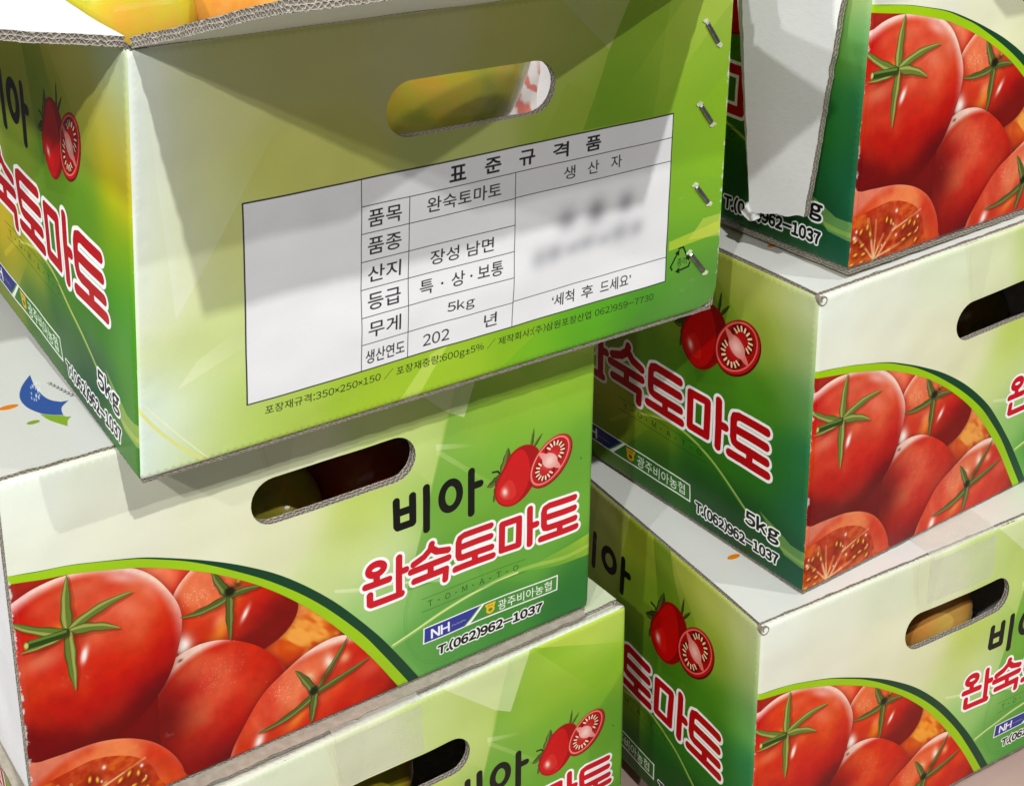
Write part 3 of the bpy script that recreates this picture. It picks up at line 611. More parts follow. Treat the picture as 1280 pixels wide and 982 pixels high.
def paper_mat(name, c0, c1, rough=.6):
    m, nt, b, N, L = new_mat(name); tc = N('ShaderNodeTexCoord')
    mp = N('ShaderNodeMapping'); mp.inputs['Scale'].default_value = (90, 90, 900); L(tc.outputs['Object'], mp.inputs[0])
    n = N('ShaderNodeTexNoise'); n.inputs['Scale'].default_value = 2.2; n.inputs['Detail'].default_value = 6; L(mp.outputs[0], n.inputs['Vector'])
    r = ramp(nt, [(.3, c0), (.7, c1)]); L(n.outputs[0], r.inputs[0]); L(r.outputs[0], b.inputs['Base Color']); b.inputs['Roughness'].default_value = rough
    bp = N('ShaderNodeBump'); bp.inputs['Distance'].default_value = .0003; bp.inputs['Strength'].default_value = .3; L(n.outputs[0], bp.inputs['Height']); L(bp.outputs[0], b.inputs['Normal'])
    return m
M['white'] = paper_mat('white_liner', (.84, .84, .85), (.92, .92, .92))
M['cream'] = paper_mat('cream_flap', (.66, .68, .58), (.73, .75, .64), .42)
M['kraft'] = paper_mat('kraft_liner', (.33, .29, .23), (.45, .40, .33), .8)

def edge_mat(name):
    # cut corrugated board: paper liners with two rows of flutes, u in mm along the cut, v across the board
    m, nt, b, N, L = new_mat(name)
    uv = N('ShaderNodeUVMap'); uv.uv_map = 'UVMap'; sp = N('ShaderNodeSeparateXYZ'); L(uv.outputs[0], sp.inputs[0])
    def math_(op, a, c=None, clamp=False):
        n = N('ShaderNodeMath'); n.operation = op; n.use_clamp = clamp
        for i, q in enumerate((a, c)):
            if q is None: continue
            if isinstance(q, (int, float)): n.inputs[i].default_value = q
            else: L(q, n.inputs[i])
        return n.outputs[0]
    nz = N('ShaderNodeTexNoise'); nz.inputs['Scale'].default_value = .55; nz.inputs['Detail'].default_value = 6; L(uv.outputs[0], nz.inputs['Vector'])
    u = math_('ADD', sp.outputs[0], math_('MULTIPLY', nz.outputs[0], 3.2)); v = math_('ADD', sp.outputs[1], math_('MULTIPLY', math_('SUBTRACT', nz.outputs[0], .5), .55))
    fl = None
    for c0, amp, per in ((.29, .17, 3.1), (.73, .19, 3.9)):
        s = math_('ADD', math_('MULTIPLY', math_('SINE', math_('MULTIPLY', u, 2 * math.pi / per)), amp), c0)
        d = math_('ABSOLUTE', math_('SUBTRACT', v, s)); k = math_('SUBTRACT', 1.0, math_('MULTIPLY', d, 6.5), True)
        fl = k if fl is None else math_('MAXIMUM', fl, k)
    for c0 in (.04, .51, .97):
        d = math_('ABSOLUTE', math_('SUBTRACT', v, c0)); k = math_('SUBTRACT', 1.0, math_('MULTIPLY', d, 9), True); fl = math_('MAXIMUM', fl, k)
    r = ramp(nt, [(.0, (.17, .145, .115)), (.35, (.40, .35, .285)), (1, (.68, .62, .53))]); L(fl, r.inputs[0])
    hv = N('ShaderNodeHueSaturation'); mr = N('ShaderNodeMapRange'); mr.inputs[3].default_value = .6; mr.inputs[4].default_value = 1.5; L(nz.outputs[0], mr.inputs[0]); L(mr.outputs[0], hv.inputs['Value']); L(r.outputs[0], hv.inputs['Color'])
    L(hv.outputs[0], b.inputs['Base Color']); b.inputs['Roughness'].default_value = .9; b.inputs['Specular IOR Level'].default_value = .15
    bp = N('ShaderNodeBump'); bp.inputs['Distance'].default_value = .0012; bp.inputs['Strength'].default_value = .9; L(fl, bp.inputs['Height']); L(bp.outputs[0], b.inputs['Normal'])
    return m
M['edge'] = edge_mat('corrugated_edge')
def simple(name, col, rough=.5, metal=0, noise_s=30, var=.12, spec=.5, bump=0):
    m, nt, b, N, L = new_mat(name); tc = N('ShaderNodeTexCoord'); n = N('ShaderNodeTexNoise'); n.inputs['Scale'].default_value = noise_s; n.inputs['Detail'].default_value = 5; L(tc.outputs['Object'], n.inputs['Vector'])
    c = np.array(col); r = ramp(nt, [(.25, tuple(c * (1 - var))), (.75, tuple(np.minimum(c * (1 + var), 1)))]); L(n.outputs[0], r.inputs[0]); L(r.outputs[0], b.inputs['Base Color'])
    b.inputs['Roughness'].default_value = rough; b.inputs['Metallic'].default_value = metal; b.inputs['Specular IOR Level'].default_value = spec
    if bump:
        bp = N('ShaderNodeBump'); bp.inputs['Distance'].default_value = bump; L(n.outputs[0], bp.inputs['Height']); L(bp.outputs[0], b.inputs['Normal'])
    return m
M['pale'] = simple('pale_torn_ink', (.62, .68, .42), .7, 0, 400, .3)
M['roll'] = simple('rolled_board', (.30, .26, .21), .85, 0, 500, .4, .2)
M['steel'] = simple('staple_steel', (.24, .24, .25), .38, 1.0, 300, .3)
M['floor'] = simple('floor_pink', (.50, .36, .31), .55, 0, 14, .10, .4, .0003)
def tape_mat():
    m, nt, b, N, L = new_mat('clear_tape'); b.inputs['Base Color'].default_value = (.80, .80, .70, 1); b.inputs['Roughness'].default_value = .16
    tc = N('ShaderNodeTexCoord'); n = N('ShaderNodeTexNoise'); n.inputs['Scale'].default_value = 40; n.inputs['Detail'].default_value = 5; L(tc.outputs['Object'], n.inputs['Vector'])
    mr = N('ShaderNodeMapRange'); mr.inputs[3].default_value = .16; mr.inputs[4].default_value = .5; L(n.outputs[0], mr.inputs[0]); L(mr.outputs[0], b.inputs['Alpha'])
    bp = N('ShaderNodeBump'); bp.inputs['Distance'].default_value = .001; bp.inputs['Strength'].default_value = .4; L(n.outputs[0], bp.inputs['Height']); L(bp.outputs[0], b.inputs['Normal'])
    return m
M['tape'] = tape_mat()
def fruit_mat(name, c0, c1, c2):
    m, nt, b, N, L = new_mat(name); tc = N('ShaderNodeTexCoord')
    n = N('ShaderNodeTexNoise'); n.inputs['Scale'].default_value = 20; n.inputs['Detail'].default_value = 7; n.inputs['Roughness'].default_value = .6; L(tc.outputs['Object'], n.inputs['Vector'])
    r = ramp(nt, [(.34, c0), (.5, c1), (.66, c2)]); L(n.outputs[0], r.inputs[0]); L(r.outputs[0], b.inputs['Base Color'])
    b.inputs['Roughness'].default_value = .2; b.inputs['Subsurface Weight'].default_value = .12; b.inputs['Subsurface Radius'].default_value = (.006, .004, .001); b.inputs['Coat Weight'].default_value = .6; b.inputs['Coat Roughness'].default_value = .08
    f = N('ShaderNodeTexNoise'); f.inputs['Scale'].default_value = 700; L(tc.outputs['Object'], f.inputs['Vector'])
    bp = N('ShaderNodeBump'); bp.inputs['Distance'].default_value = .0003; bp.inputs['Strength'].default_value = .25; L(f.outputs[0], bp.inputs['Height']); L(bp.outputs[0], b.inputs['Normal'])
    return m
M['olive'] = fruit_mat('olive_skin', (.36, .20, .015), (.27, .24, .015), (.12, .17, .015))
M['yellow'] = fruit_mat('yellow_skin', (.36, .40, .02), (.58, .50, .03), (.72, .38, .04))
M['orange'] = fruit_mat('orange_skin', (.66, .24, .02), (.78, .36, .08), (.62, .46, .10))
M['red'] = fruit_mat('red_skin', (.45, .05, .02), (.55, .09, .03), (.50, .16, .03))
def stripe_mat():
    m, nt, b, N, L = new_mat('striped_paper'); tc = N('ShaderNodeTexCoord'); wv = N('ShaderNodeTexWave'); wv.inputs['Scale'].default_value = 22; wv.inputs['Distortion'].default_value = 7; wv.inputs['Detail'].default_value = 3; wv.inputs['Detail Scale'].default_value = 1.6
    mp = N('ShaderNodeMapping'); mp.inputs['Rotation'].default_value = (0, .9, .3); L(tc.outputs['Object'], mp.inputs[0]); L(mp.outputs[0], wv.inputs['Vector'])
    r = ramp(nt, [(.45, (.88, .83, .81)), (.85, (.76, .22, .17))]); L(wv.outputs[0], r.inputs[0]); L(r.outputs[0], b.inputs['Base Color']); b.inputs['Roughness'].default_value = .5
    return m
M['stripe'] = stripe_mat()

# ------------------------------------------------------------------ geometry helpers
W, D, H = 355.76, 252.67, 206.92
def pin(pts, x, y):
    n = len(pts); c = False; j = n - 1
    for i in range(n):
        xi, yi = pts[i]; xj, yj = pts[j]
        if (yi > y) != (yj > y) and x < (xj - xi) * (y - yi) / (yj - yi) + xi: c = not c
        j = i
    return c
def resample(L, step, closed=True):
    out = []; n = len(L)
    for i in range(n if closed else n - 1):
        a, b = L[i], L[(i + 1) % n]; d = math.hypot(b[0] - a[0], b[1] - a[1]); k = max(1, int(math.ceil(d / step)))
        for t in range(k): out.append((a[0] + (b[0] - a[0]) * t / k, a[1] + (b[1] - a[1]) * t / k))
    return out
def stadium(cx, cy, hl, r, n=14):
    o = []
    for s, a0 in ((1, -90), (-1, 90)):
        for i in range(n + 1):
            a = math.radians(a0 + 180 * i / n); o.append((cx + s * (hl - r) + r * math.cos(a), cy + r * math.sin(a)))
    return o
def link(name, me, parent=None, mats=()):
    o = bpy.data.objects.new(name, me); COL.objects.link(o)
    for m in mats: me.materials.append(m)
    if parent is not None: o.parent = parent
    return o

def sheet(name, parent, loops, pos, warp, thick, mats, uv, step=7.0, uv_in=None, edge_step=None, folds=None):
    """A board of real thickness: loops (outer first, then holes) in mm on the board; pos(a,b) -> (point, inward normal) in box mm; mats = outer, inner, cut edge."""
    es = edge_step or step
    R = [resample(loops[0], es)] + [resample(l, 2.5) for l in loops[1:]]
    pts, edges = [], []
    for L in R:
        k = len(pts); pts += L; edges += [(k + i, k + (i + 1) % len(L)) for i in range(len(L))]
    B = np.array(pts); x0, y0 = B.min(0); x1, y1 = B.max(0)
    nx, ny = max(2, int((x1 - x0) / step)), max(2, int((y1 - y0) / step))
    for i in range(1, nx):
        for j in range(1, ny):
            x, y = x0 + (x1 - x0) * i / nx, y0 + (y1 - y0) * j / ny
            if ((B - (x, y)) ** 2).sum(1).min() < (step * .45) ** 2: continue
            if pin(R[0], x, y) and not any(pin(h, x, y) for h in R[1:]): pts.append((x, y))
    if folds:   # extra rows that carry the rounding of the folds
        x0, y0, x1, y1 = folds
        for d in (.9, 2.2, 4.0):
            q = resample(rect(x0 + d, y0 + d, x1 - d, y1 - d), es)
            for c_ in q:
                if ((B - c_) ** 2).sum(1).min() > .16 and pin(R[0], *c_) and not any(pin(h, *c_) for h in R[1:]): pts.append(c_)
    co, _, tri, *_ = delaunay_2d_cdt([Vector(q) for q in pts], edges, [], 0, 1e-4)
    co = [(c.x, c.y) for c in co]; T = []
    for t in tri:
        cx = sum(co[i][0] for i in t) / 3; cy = sum(co[i][1] for i in t) / 3
        if pin(R[0], cx, cy) and not any(pin(h, cx, cy) for h in R[1:]):
            a, b, c = (co[i] for i in t)
            T.append(tuple(t) if (b[0] - a[0]) * (c[1] - a[1]) - (b[1] - a[1]) * (c[0] - a[0]) > 0 else tuple(t)[::-1])
    V, F, MI, UV = [], [], [], []
    PN = [pos(*q) for q in co]
    outer = [warp(p) for p, n in PN]
    V += outer
    for t in T: F.append(t); MI.append(0); UV += [uv(*co[i]) for i in t]
    if thick:
        k = len(V); V += [warp(tuple(p[i] + n[i] * thick for i in range(3))) for p, n in PN]
        ui = uv_in or uv
        for t in T: F.append(tuple(k + i for i in t[::-1])); MI.append(1); UV += [ui(*co[i]) for i in t[::-1]]
        for li, L in enumerate(R):
            ccw = sum(L[i][0] * L[(i + 1) % len(L)][1] - L[(i + 1) % len(L)][0] * L[i][1] for i in range(len(L))) > 0
            seq = L if ccw == (li == 0) else L[::-1]
            k = len(V); s = 0; S = []
            for q in seq + [seq[0]]:
                p, n = pos(*q); V.append(warp(p)); V.append(warp(tuple(p[i] + n[i] * thick for i in range(3))))
            for i in range(len(seq)):
                a, b = seq[i], seq[(i + 1) % len(seq)]; d = math.hypot(a[0] - b[0], a[1] - b[1])
                F.append((k + 2 * i, k + 2 * i + 1, k + 2 * i + 3, k + 2 * i + 2)); MI.append(2); UV += [(s, 0), (s, 1), (s + d, 1), (s + d, 0)]; s += d
    me = bpy.data.meshes.new(name); me.from_pydata(V, [], F); me.update()
    me.polygons.foreach_set('material_index', MI); me.polygons.foreach_set('use_smooth', [True] * len(F))
    e = .35; NO = []
    for (a, b), (p, n) in zip(co, PN):
        xa, xb = warp(pos(a + e, b)[0]), warp(pos(a - e, b)[0]); ya, yb = warp(pos(a, b + e)[0]), warp(pos(a, b - e)[0])
        v = Vector((xa[0] - xb[0], xa[1] - xb[1], xa[2] - xb[2])).cross(Vector((ya[0] - yb[0], ya[1] - yb[1], ya[2] - yb[2]))); v.normalize(); NO.append(v)
    LN = []
    for f_, mi in zip(F, MI):
        if mi == 0: LN += [NO[i] for i in f_]
        elif mi == 1: LN += [-NO[i - len(co)] for i in f_]
        else:
            q = [Vector(V[i]) for i in f_]; v = (q[1] - q[0]).cross(q[3] - q[0]); v.normalize(); LN += [v] * 4
    ul = me.uv_layers.new(name='UVMap'); ul.data.foreach_set('uv', np.array(UV, np.float32).ravel())
    me.normals_split_custom_set([tuple(v) for v in LN])
    return link(name, me, parent, mats)

def tube(name, parent, path, rad, warp, mat, n=8, caps=True):
    V, F = [], []; P = [Vector(q) for q in path]
    for i, q in enumerate(P):
        t = (P[min(i + 1, len(P) - 1)] - P[max(i - 1, 0)]).normalized(); a = t.cross(Vector((0.3, 0.2, 1)) if abs(t.z) < .9 else Vector((1, 0, 0))).normalized(); b = t.cross(a)
        for k in range(n):
            an = 2 * math.pi * k / n; V.append(warp(tuple(q + a * (rad[0] * math.cos(an)) + b * (rad[1] * math.sin(an)))))
    for i in range(len(P) - 1):
        for k in range(n): F.append((i * n + k, i * n + (k + 1) % n, (i + 1) * n + (k + 1) % n, (i + 1) * n + k))
    if caps: F.append(tuple(range(n))[::-1]); F.append(tuple((len(P) - 1) * n + k for k in range(n)))
    me = bpy.data.meshes.new(name); me.from_pydata(V, [], F); me.update(); me.polygons.foreach_set('use_smooth', [True] * len(F))
    return link(name, me, parent, [mat])

# ------------------------------------------------------------------ the boxes: pose and how each one is pushed out of square (mm, from measuring the photograph)
POSE = dict(A=(-172.81, 638.80, -386.99, .6108, .0203, .0148), B=(-241.11, 625.46, -596.96, .6158, -.0053, -.0024), C=(-206.93, 625.76, -808.63, .6384, -.0004, -.0060),
            D=(194.10, 855.60, -371.94, .6593, -.0023, .0011), E=(184.75, 833.90, -584.36, .6510, -.0072, -.0041), F=(163.48, 794.86, -795.46, .5615, -.0057, -.0055))
OFF = dict(
    A=[(-3.19, .01, -2.65), (4.57, -8.76, .43), (9.09, .92, 1.20), (-3.04, 3.37, 3.07), (2.64, 2.59, 2.0), (-9.95, 1.70, -6.0), (0, 0, 0), (0, 0, 0)],
    B=[(-8.2, -4.59, -1.82), (4.3, 4.55, 2.1), (0, 0, 0), (0, 0, 0), (.95, -2.1, .52), (2.97, 2.1, .91), (0, 0, 0), (0, 0, 0)],
    C=[(-.77, .15, -.13), (-1.28, -.15, -.27), (0, 0, 0), (0, 0, 0), (3.53, -.69, .31), (-1.47, .69, .33), (0, 0, 0), (0, 0, 0)],
    D=[(2.24, -1.98, 1.29), (-1.24, 2.22, -.19), (-2.83, 1.32, -.66), (.33, .22, .25), (.54, -.12, .14), (.96, -1.66, -.33), (0, 0, 0), (0, 0, 0)],
    E=[(-.42, -4.39, .57), (-2.45, 5.23, -1.67), (4.67, -1.99, 1.03), (-.87, -1.5, -1.33), (.04, -.71, -.51), (-.99, 3.41, .58), (0, 0, 0), (0, 0, 0)],
    F=[(-5.41, -9.03, -3.11), (-2.46, 5.84, 1.25), (2.35, -1.87, .06), (7.48, -1.94, 1.2), (-.38, -3.06, -.81), (-1.55, 10.04, 2.24), (0, 0, 0), (0, 0, 0)])
def make_warp(k):
    x, y, z, yaw, tx, ty = POSE[k]; O = np.array(OFF[k]).reshape(2, 2, 2, 3)
    ctx, stx, cty, sty = math.cos(tx), math.sin(tx), math.cos(ty), math.sin(ty)
    def wp(p):
        u, d, v = p; a = min(max(u / W, -.1), 1.1); b = min(max(d / D, -.1), 1.1); c = min(max(v / H, -.1), 1.15)
        o = [0, 0, 0]
        for i in (0, 1):
            for j in (0, 1):
                for l in (0, 1):
                    w_ = (a if i else 1 - a) * (b if j else 1 - b) * (c if l else 1 - c)
                    q = O[i, j, l]; o[0] += w_ * q[0]; o[1] += w_ * q[1]; o[2] += w_ * q[2]
        u += o[0]; d += o[1]; v += o[2]
        d, v = d * ctx - v * stx, d * stx + v * ctx
        u, v = u * cty + v * sty, -u * sty + v * cty
        return ((u - W / 2) * MM, (d - D / 2) * MM, v * MM)
    return wp
def box_root(k, name, label, group='tomato boxes stacked two by three'):
    x, y, z, yaw, tx, ty = POSE[k]
    o = bpy.data.objects.new(name, None); COL.objects.link(o); o.empty_display_size = .05
    c, s = math.cos(yaw), math.sin(yaw)
    o.location = ((x + W / 2 * c - D / 2 * s) * MM, (y + W / 2 * s + D / 2 * c) * MM, OZ + z * MM)
    o.rotation_euler = (0, 0, yaw)
    o['label'] = label; o['category'] = 'box'; o['group'] = group
    return o

RAD = 3.2; E0 = RAD * (1 - 1 / math.sqrt(2)); TH = 4.4
def inset(e): return RAD - math.sqrt(max(0, RAD * RAD - (RAD - e) ** 2)) if e < RAD else 0.0
def dent(a, b, w, h, seed, amp):
    m = min(a, w - a, b, h - b); k = min(1, max(0, m / 22)); k = k * k * (3 - 2 * k)
    n = noise.noise(Vector((a / 70 + seed * 7.3, b / 60, seed))) * 1.2 + noise.noise(Vector((a / 24 + seed * 3.1, b / 20, seed + 5))) * .35
    kk = min(1, max(0, m / 5))
    crumple = noise.noise(Vector((a / 8, b / 8, seed + 9))) * .22 * max(0, 1 - m / 14) * kk
    return amp * (k * (n + .9 * math.sin(math.pi * a / w) * math.sin(math.pi * b / h)) + crumple)
def panel_pos(face, seed, amp, raw=()):
    w_ = W if face in 'fb' else D
    def pos(a, b):
        i = 0 
        i += inset(a) if 'l' not in raw else 0
        i += inset(w_ - a) if 'r' not in raw else 0
        i += (inset(H - b) if 't' not in raw else 0) + (inset(b) if 'd' not in raw else 0)
        q = i - dent(a, b, w_, H, seed, amp)
        if face == 'f': return (a, q, b), (0, 1, 0)
        if face == 'l': return (q, D - a, b), (1, 0, 0)
        if face == 'r': return (W - q, a, b), (-1, 0, 0)
        return (W - a, D - q, b), (0, -1, 0)
    return pos
def rect(x0, y0, x1, y1): return [(x0, y0), (x1, y0), (x1, y1), (x0, y1)]
def rough_edge(p0, p1, seed, amp, step=4):
    d = math.hypot(p1[0] - p0[0], p1[1] - p0[1]); n = max(2, int(d / step)); o = []
    nx, ny = -(p1[1] - p0[1]) / d, (p1[0] - p0[0]) / d
    for i in range(n):
        t = i / n; k = (noise.noise(Vector((t * d / 9, seed, 0))) + .6 * noise.noise(Vector((t * d / 3, seed, 4)))) * amp * (1 if 0 < i else 0)
        o.append((p0[0] + (p1[0] - p0[0]) * t + nx * k, p0[1] + (p1[1] - p0[1]) * t + ny * k))
    return o

def build_box(k, label, front, side_l, hole, lid=True, seed=1, amp=1.0, front_raw=(), front_outline=None):
    root = box_root(k, 'tomato_box', label); wp = make_warp(k)
    fo = front_outline or rect(E0 if 'l' not in front_raw else 0, E0, W - (E0 if 'r' not in front_raw else 0), H - E0)
    fuv = lambda a, b: (a / 356, b / 207)
    fp = panel_pos('f', seed, amp, front_raw)
    hl = stadium(*hole)
    pf = sheet('front_panel', root, [fo, hl], fp, wp, TH if k != 'B' else 6.2, [M[front], M['white'], M['edge']], fuv, step=4.5, edge_step=4, folds=(fo[0][0] if 'l' not in front_raw else -9, E0, W - E0 if 'r' not in front_raw else W + 9, H - E0))
    sl = panel_pos('l', seed + 3, amp)
    suv = lambda a, b: (a / 252.6, b / 207)
    if k == 'B':
        off = lambda a, b: ((sl(a, b)[0][0] + 6.5, sl(a, b)[0][1] + 6.5, b), (1, 0, 0))
        sheet('side_panel', root, [rect(E0, E0, D - 6, H - E0)], off, wp, TH, [M['white'], M['white'], M['edge']], suv)
    else:
        sheet('side_panel', root, [rect(E0, E0, D - E0, H - E0)], sl, wp, TH, [M[side_l], M['white'], M['edge']], suv, step=6, edge_step=5, folds=(E0, E0, D - E0, H - E0))
    sheet('side_panel', root, [rect(E0, E0, D - E0, H - E0)], panel_pos('r', seed + 4, amp), wp, TH, [M['side_e' if side_l == 'side_a' else 'side_a'], M['white'], M['edge']], suv, step=12)
    back = 'label' if front == 'front' else 'front'
    sheet('back_panel', root, [rect(E0, E0, W - E0, H - E0)], panel_pos('b', seed + 5, amp), wp, TH, [M[back], M['white'], M['edge']], fuv, step=14)
    def bpos(a, b): return (a, D - b, -BT[k]), (0, 0, 1)
    sheet('bottom_flap', root, [rough_edge((2.2, D - 1.4), (2.2, 1.5), seed, .4) + rough_edge((2.2, 1.5), (W - 2.5, 1.5), seed + 1, .5) + rough_edge((W - 2.5, 1.5), (W - 2.5, D - 1.4), seed, .3) + rough_edge((W - 2.5, D - 1.4), (2.2, D - 1.4), seed, .7)], bpos, wp, BT[k] + .4, [M['kraft'], M['kraft'], M['edge']], lambda a, b: (a / 356, b / 253), step=20, edge_step=5)
    if lid:
        # folded-in front flap strip with the long back flap lying over it, its raw edge just behind the front fold
        nz = lambda a, s: noise.noise(Vector((a / 30, s, seed)))
        def lpos(a, b): return (a, b, H + LT + .5 * nz(a, 2) - .8 * max(0, 1 - b / 40)), (0, 0, -1)
        b0 = 8.5 if k == 'C' else 3.4
        sheet('top_flap', root, [rect(E0, E0, W - E0, 46)], lambda a, b: ((a, b, H - inset(b) - inset(a) - inset(W - a) - 3.4 * min(1, max(0, (b - 2.2) / (b0 + 1.5))) + .25 * nz(a, 7)), (0, 0, -1)), wp, 3.8, [M['cream'], M['white'], M['edge']], lambda a, b: (a / 356, b / 253), step=9, edge_step=5, folds=(E0, E0, W - E0, 60))
        lo = rough_edge((1.5, b0), (W - 2, b0), seed + 2, 1.1) + [(W - 2, b0), (W - 2, D - 2), (1.5, D - 2)]
        lf = sheet('lid_flap', root, [lo], lpos, wp, 4.2, [M['lid' if k == 'B' else 'lid2'], M['white'], M['edge']], lambda a, b: (a / 356, b / 253), step=14, edge_step=5)
        if k == 'C':
            sheet('torn_liner', root, [rough_edge((34, b0 - 3.2), (W - 26, b0 - 3.2), 77, 1.6) + [(W - 26, b0 + 9), (34, b0 + 9)]], lambda a, b: ((a, b, H + LT + .9 + .4 * nz(a, 9)), (0, 0, -1)), wp, 2.4, [M['kraft'], M['kraft'], M['edge']], lambda a, b: (a / 356, b / 253), step=6, edge_step=3)
        # rolled end of the folded flap at the near corner
        if k in 'EF':
            V = []
            path = [(4.0 + (3.3 - t * .30) * math.cos(t * 1.05 + 2.2), -.6, H - 3.5 + (3.3 - t * .30) * math.sin(t * 1.05 + 2.2)) for t in np.linspace(0, 7.4, 26)]
            F = []
            for (x, y, z) in path:
                for yy in (-.15, 4): V.append(wp((x, yy, z)))
                q = Vector((x - 4.0, 0, z - H + 3.5)).normalized() * .9
                for yy in (-.15, 4): V.append(wp((x + q.x, yy, z + q.z)))
            for i in range(len(path) - 1):
                a = i * 4; b = a + 4
                F += [(a, a + 1, b + 1, b), (a + 2, b + 2, b + 3, a + 3), (a, b, b + 2, a + 2), (a + 1, a + 3, b + 3, b + 1)]
            me = bpy.data.meshes.new('rolled_corner'); me.from_pydata(V, [], F); me.update()
            link('rolled_corner', me, root, [M['roll']])
    return root, wp, pf, fp
BT = dict(A=1.6, B=2.6, C=1.5, D=3.4, E=2.0, F=1.0); LT = 1.6

HOLE = (179, 152.2, 50.5, 13.6)
print_sheet = lambda name, parent, loops, fp, wp, mat: sheet(name, parent, loops, lambda a, b: ((fp(a, b)[0][0], fp(a, b)[0][1] - .08, b), (0, 1, 0)), wp, 0, [mat], lambda a, b: (a / 356, b / 207), step=4.5, edge_step=4)
def arch_loop():
    L = smooth_loop(ARCH_IN, 4, False)
    return [(3.2, 3.2)] + [(214.8, 3.2)] + [(x, y) for x, y in L[::-1] if x > 3.3 and y > 3.4] + [(3.2, 152.8)]

# --- box A: open, spec table towards the camera
fo = [(E0, E0)] + [(W - 26, .6), (W - 14, 2.2), (W - 6, 4.6), (W - 2, 8.5), (W - .6, 14), (W, 30), (W, H - E0), (E0, H - E0)]
A_, wpA, pfA, fpA = build_box('A', 'open green box with the white spec table and four staples, topmost of the left stack', 'label', 'side_a', (181.6, 160.4, 50.6, 14.0), lid=False, seed=1, amp=1.3, front_raw=('r',), front_outline=fo)
Tt = lambda x, y: (x + (y - 78) * -.013, y + (x - 185) * .0055)
tb = print_sheet('spec_table', pfA, [[Tt(54.6, 26.1), Tt(316, 26.1), Tt(316, 130.6), Tt(54.6, 130.6)]], fpA, wpA, M['label'])
tb['label'] = 'white printed table of grade, origin and weight'
def flap(root, wp, name, side, th, length, taper, mat_out, seed, hinge=None, curl=0.0, amp=.8, skew=0.0):
    """Top flap hinged on the upper fold; th = degrees above the horizontal, outward."""
    c, s = math.cos(math.radians(th)), math.sin(math.radians(th))
    w_ = W if side in 'fb' else D; h0, h1 = hinge or (2.5, w_ - 2.5)
    L = rough_edge((h0, .6), (h1, .6), seed, 0) + rough_edge((h1, .6), (h1 - taper[1], length - skew), seed + 1, amp, 3) + rough_edge((h1 - taper[1], length - skew), (h0 + taper[0], length + skew), seed + 2, amp * 1.5, 3) + rough_edge((h0 + taper[0], length + skew), (h0, .6), seed + 3, amp, 3)
    def pos(a, b):
        k = b / length; lift = curl * k * k + .7 * noise.noise(Vector((a / 40, b / 40, seed)))
        h, v = b * c - lift * s, b * s + lift * c
        z0 = H - .4
        if side == 'f': return (a, -h + .6, z0 + v), (0, s, c)
        if side == 'l': return (-h + .6, D - a, z0 + v), (s, 0, c)
        if side == 'r': return (W + h - .6, a, z0 + v), (-s, 0, c)
        return (W - a, D + h - .6, z0 + v), (0, -s, c)
    return sheet(name, root, [L], pos, wp, 4.6, [mat_out, M['white'], M['edge']], lambda a, b: (a / 356, b / 253), step=12, edge_step=4)
flap(A_, wpA, 'top_flap', 'f', 19.5, 140, (0, 84), M['cream'], 3, hinge=(2.5, W - 16))
flap(A_, wpA, 'top_flap', 'l', 9, 150, (26, 8), M['cream'], 5)
flap(A_, wpA, 'top_flap', 'b', 35, 120, (4, 4), M['cream'], 7)
flap(A_, wpA, 'top_flap', 'r', 96, 90, (20, 20), M['cream'], 9)
# staples down the seam
for (x, y, dx, dy) in ((341.6, 173.2, 5.4, -7.2), (340.2, 126.4, 5.6, -7.0), (340.2, 77.4, 5.6, -7.0), (339.6, 33.6, 6.4, -8.2)):
    V, F = [], []; q = math.hypot(dx, dy); nx, nz_ = -dy / q * 1.35, dx / q * 1.35
    for t in np.linspace(-1, 1, 11):
        cx, cz = x + dx * t, y + dy * t; yy = fpA(cx, cz)[0][1] - 1.1 + (2.4 if abs(t) > .9 else 0) - .3 * (1 - t * t)
        for k, dep in ((-1, .5), (-.62, 0), (.62, 0), (1, .5)): V.append(wpA((cx + nx * k, yy + dep, cz + nz_ * k)))
    for i_ in range(10):
        for k in range(3): a = i_ * 4 + k; F.append((a, a + 4, a + 5, a + 1))
    me = bpy.data.meshes.new('staple'); me.from_pydata(V, [], F); me.update()
    st = link('staple', me, A_, [M['steel']])
    for e_ in (-1, 1):
        cx, cz = x + dx * 1.02 * e_, y + dy * 1.02 * e_
        L = [(cx + 1.9 * math.cos(a_) * (1 + .4 * math.sin(2 * a_ + x)), cz + 1.5 * math.sin(a_) * (1 + .3 * math.cos(3 * a_ + y))) for a_ in np.linspace(0, 2 * math.pi, 11)[:-1]]
        sheet('torn_paper', st, [L], lambda a, b: ((a, fpA(a, b)[0][1] - .5, b), (0, 1, 0)), wpA, .3, [M['pale'], M['pale'], M['pale']], lambda a, b: (a / 356, b / 207), step=1.5)

# --- boxes B to F
def tomato_box(k, label, seed, amp=1.4, **kw):
    root, wp, pf, fp = build_box(k, label, 'front', 'side_e', HOLE, seed=seed, amp=amp, **kw)
    print_sheet('tomato_picture', pf, [arch_loop()], fp, wp, M['front'])
    return root, wp, pf, fp
B_, wpB, pfB, fpB = tomato_box('B', 'tomato box with raw left edge, middle of the left stack under the open box', 12, front_raw=('l',))
C_, wpC, pfC, fpC = tomato_box('C', 'tomato box cut off by the bottom of the frame, lowest of the left stack', 23)
D_, wpD, pfD, fpD = tomato_box('D', 'topmost box of the right stack with a white flap hanging over its side', 34, lid=False)
E_, wpE, pfE, fpE = tomato_box('E', 'middle box of the right stack, beside the open box', 45)
F_, wpF, pfF, fpF = tomato_box('F', 'lowest box of the right stack, standing on the pink stand', 56)
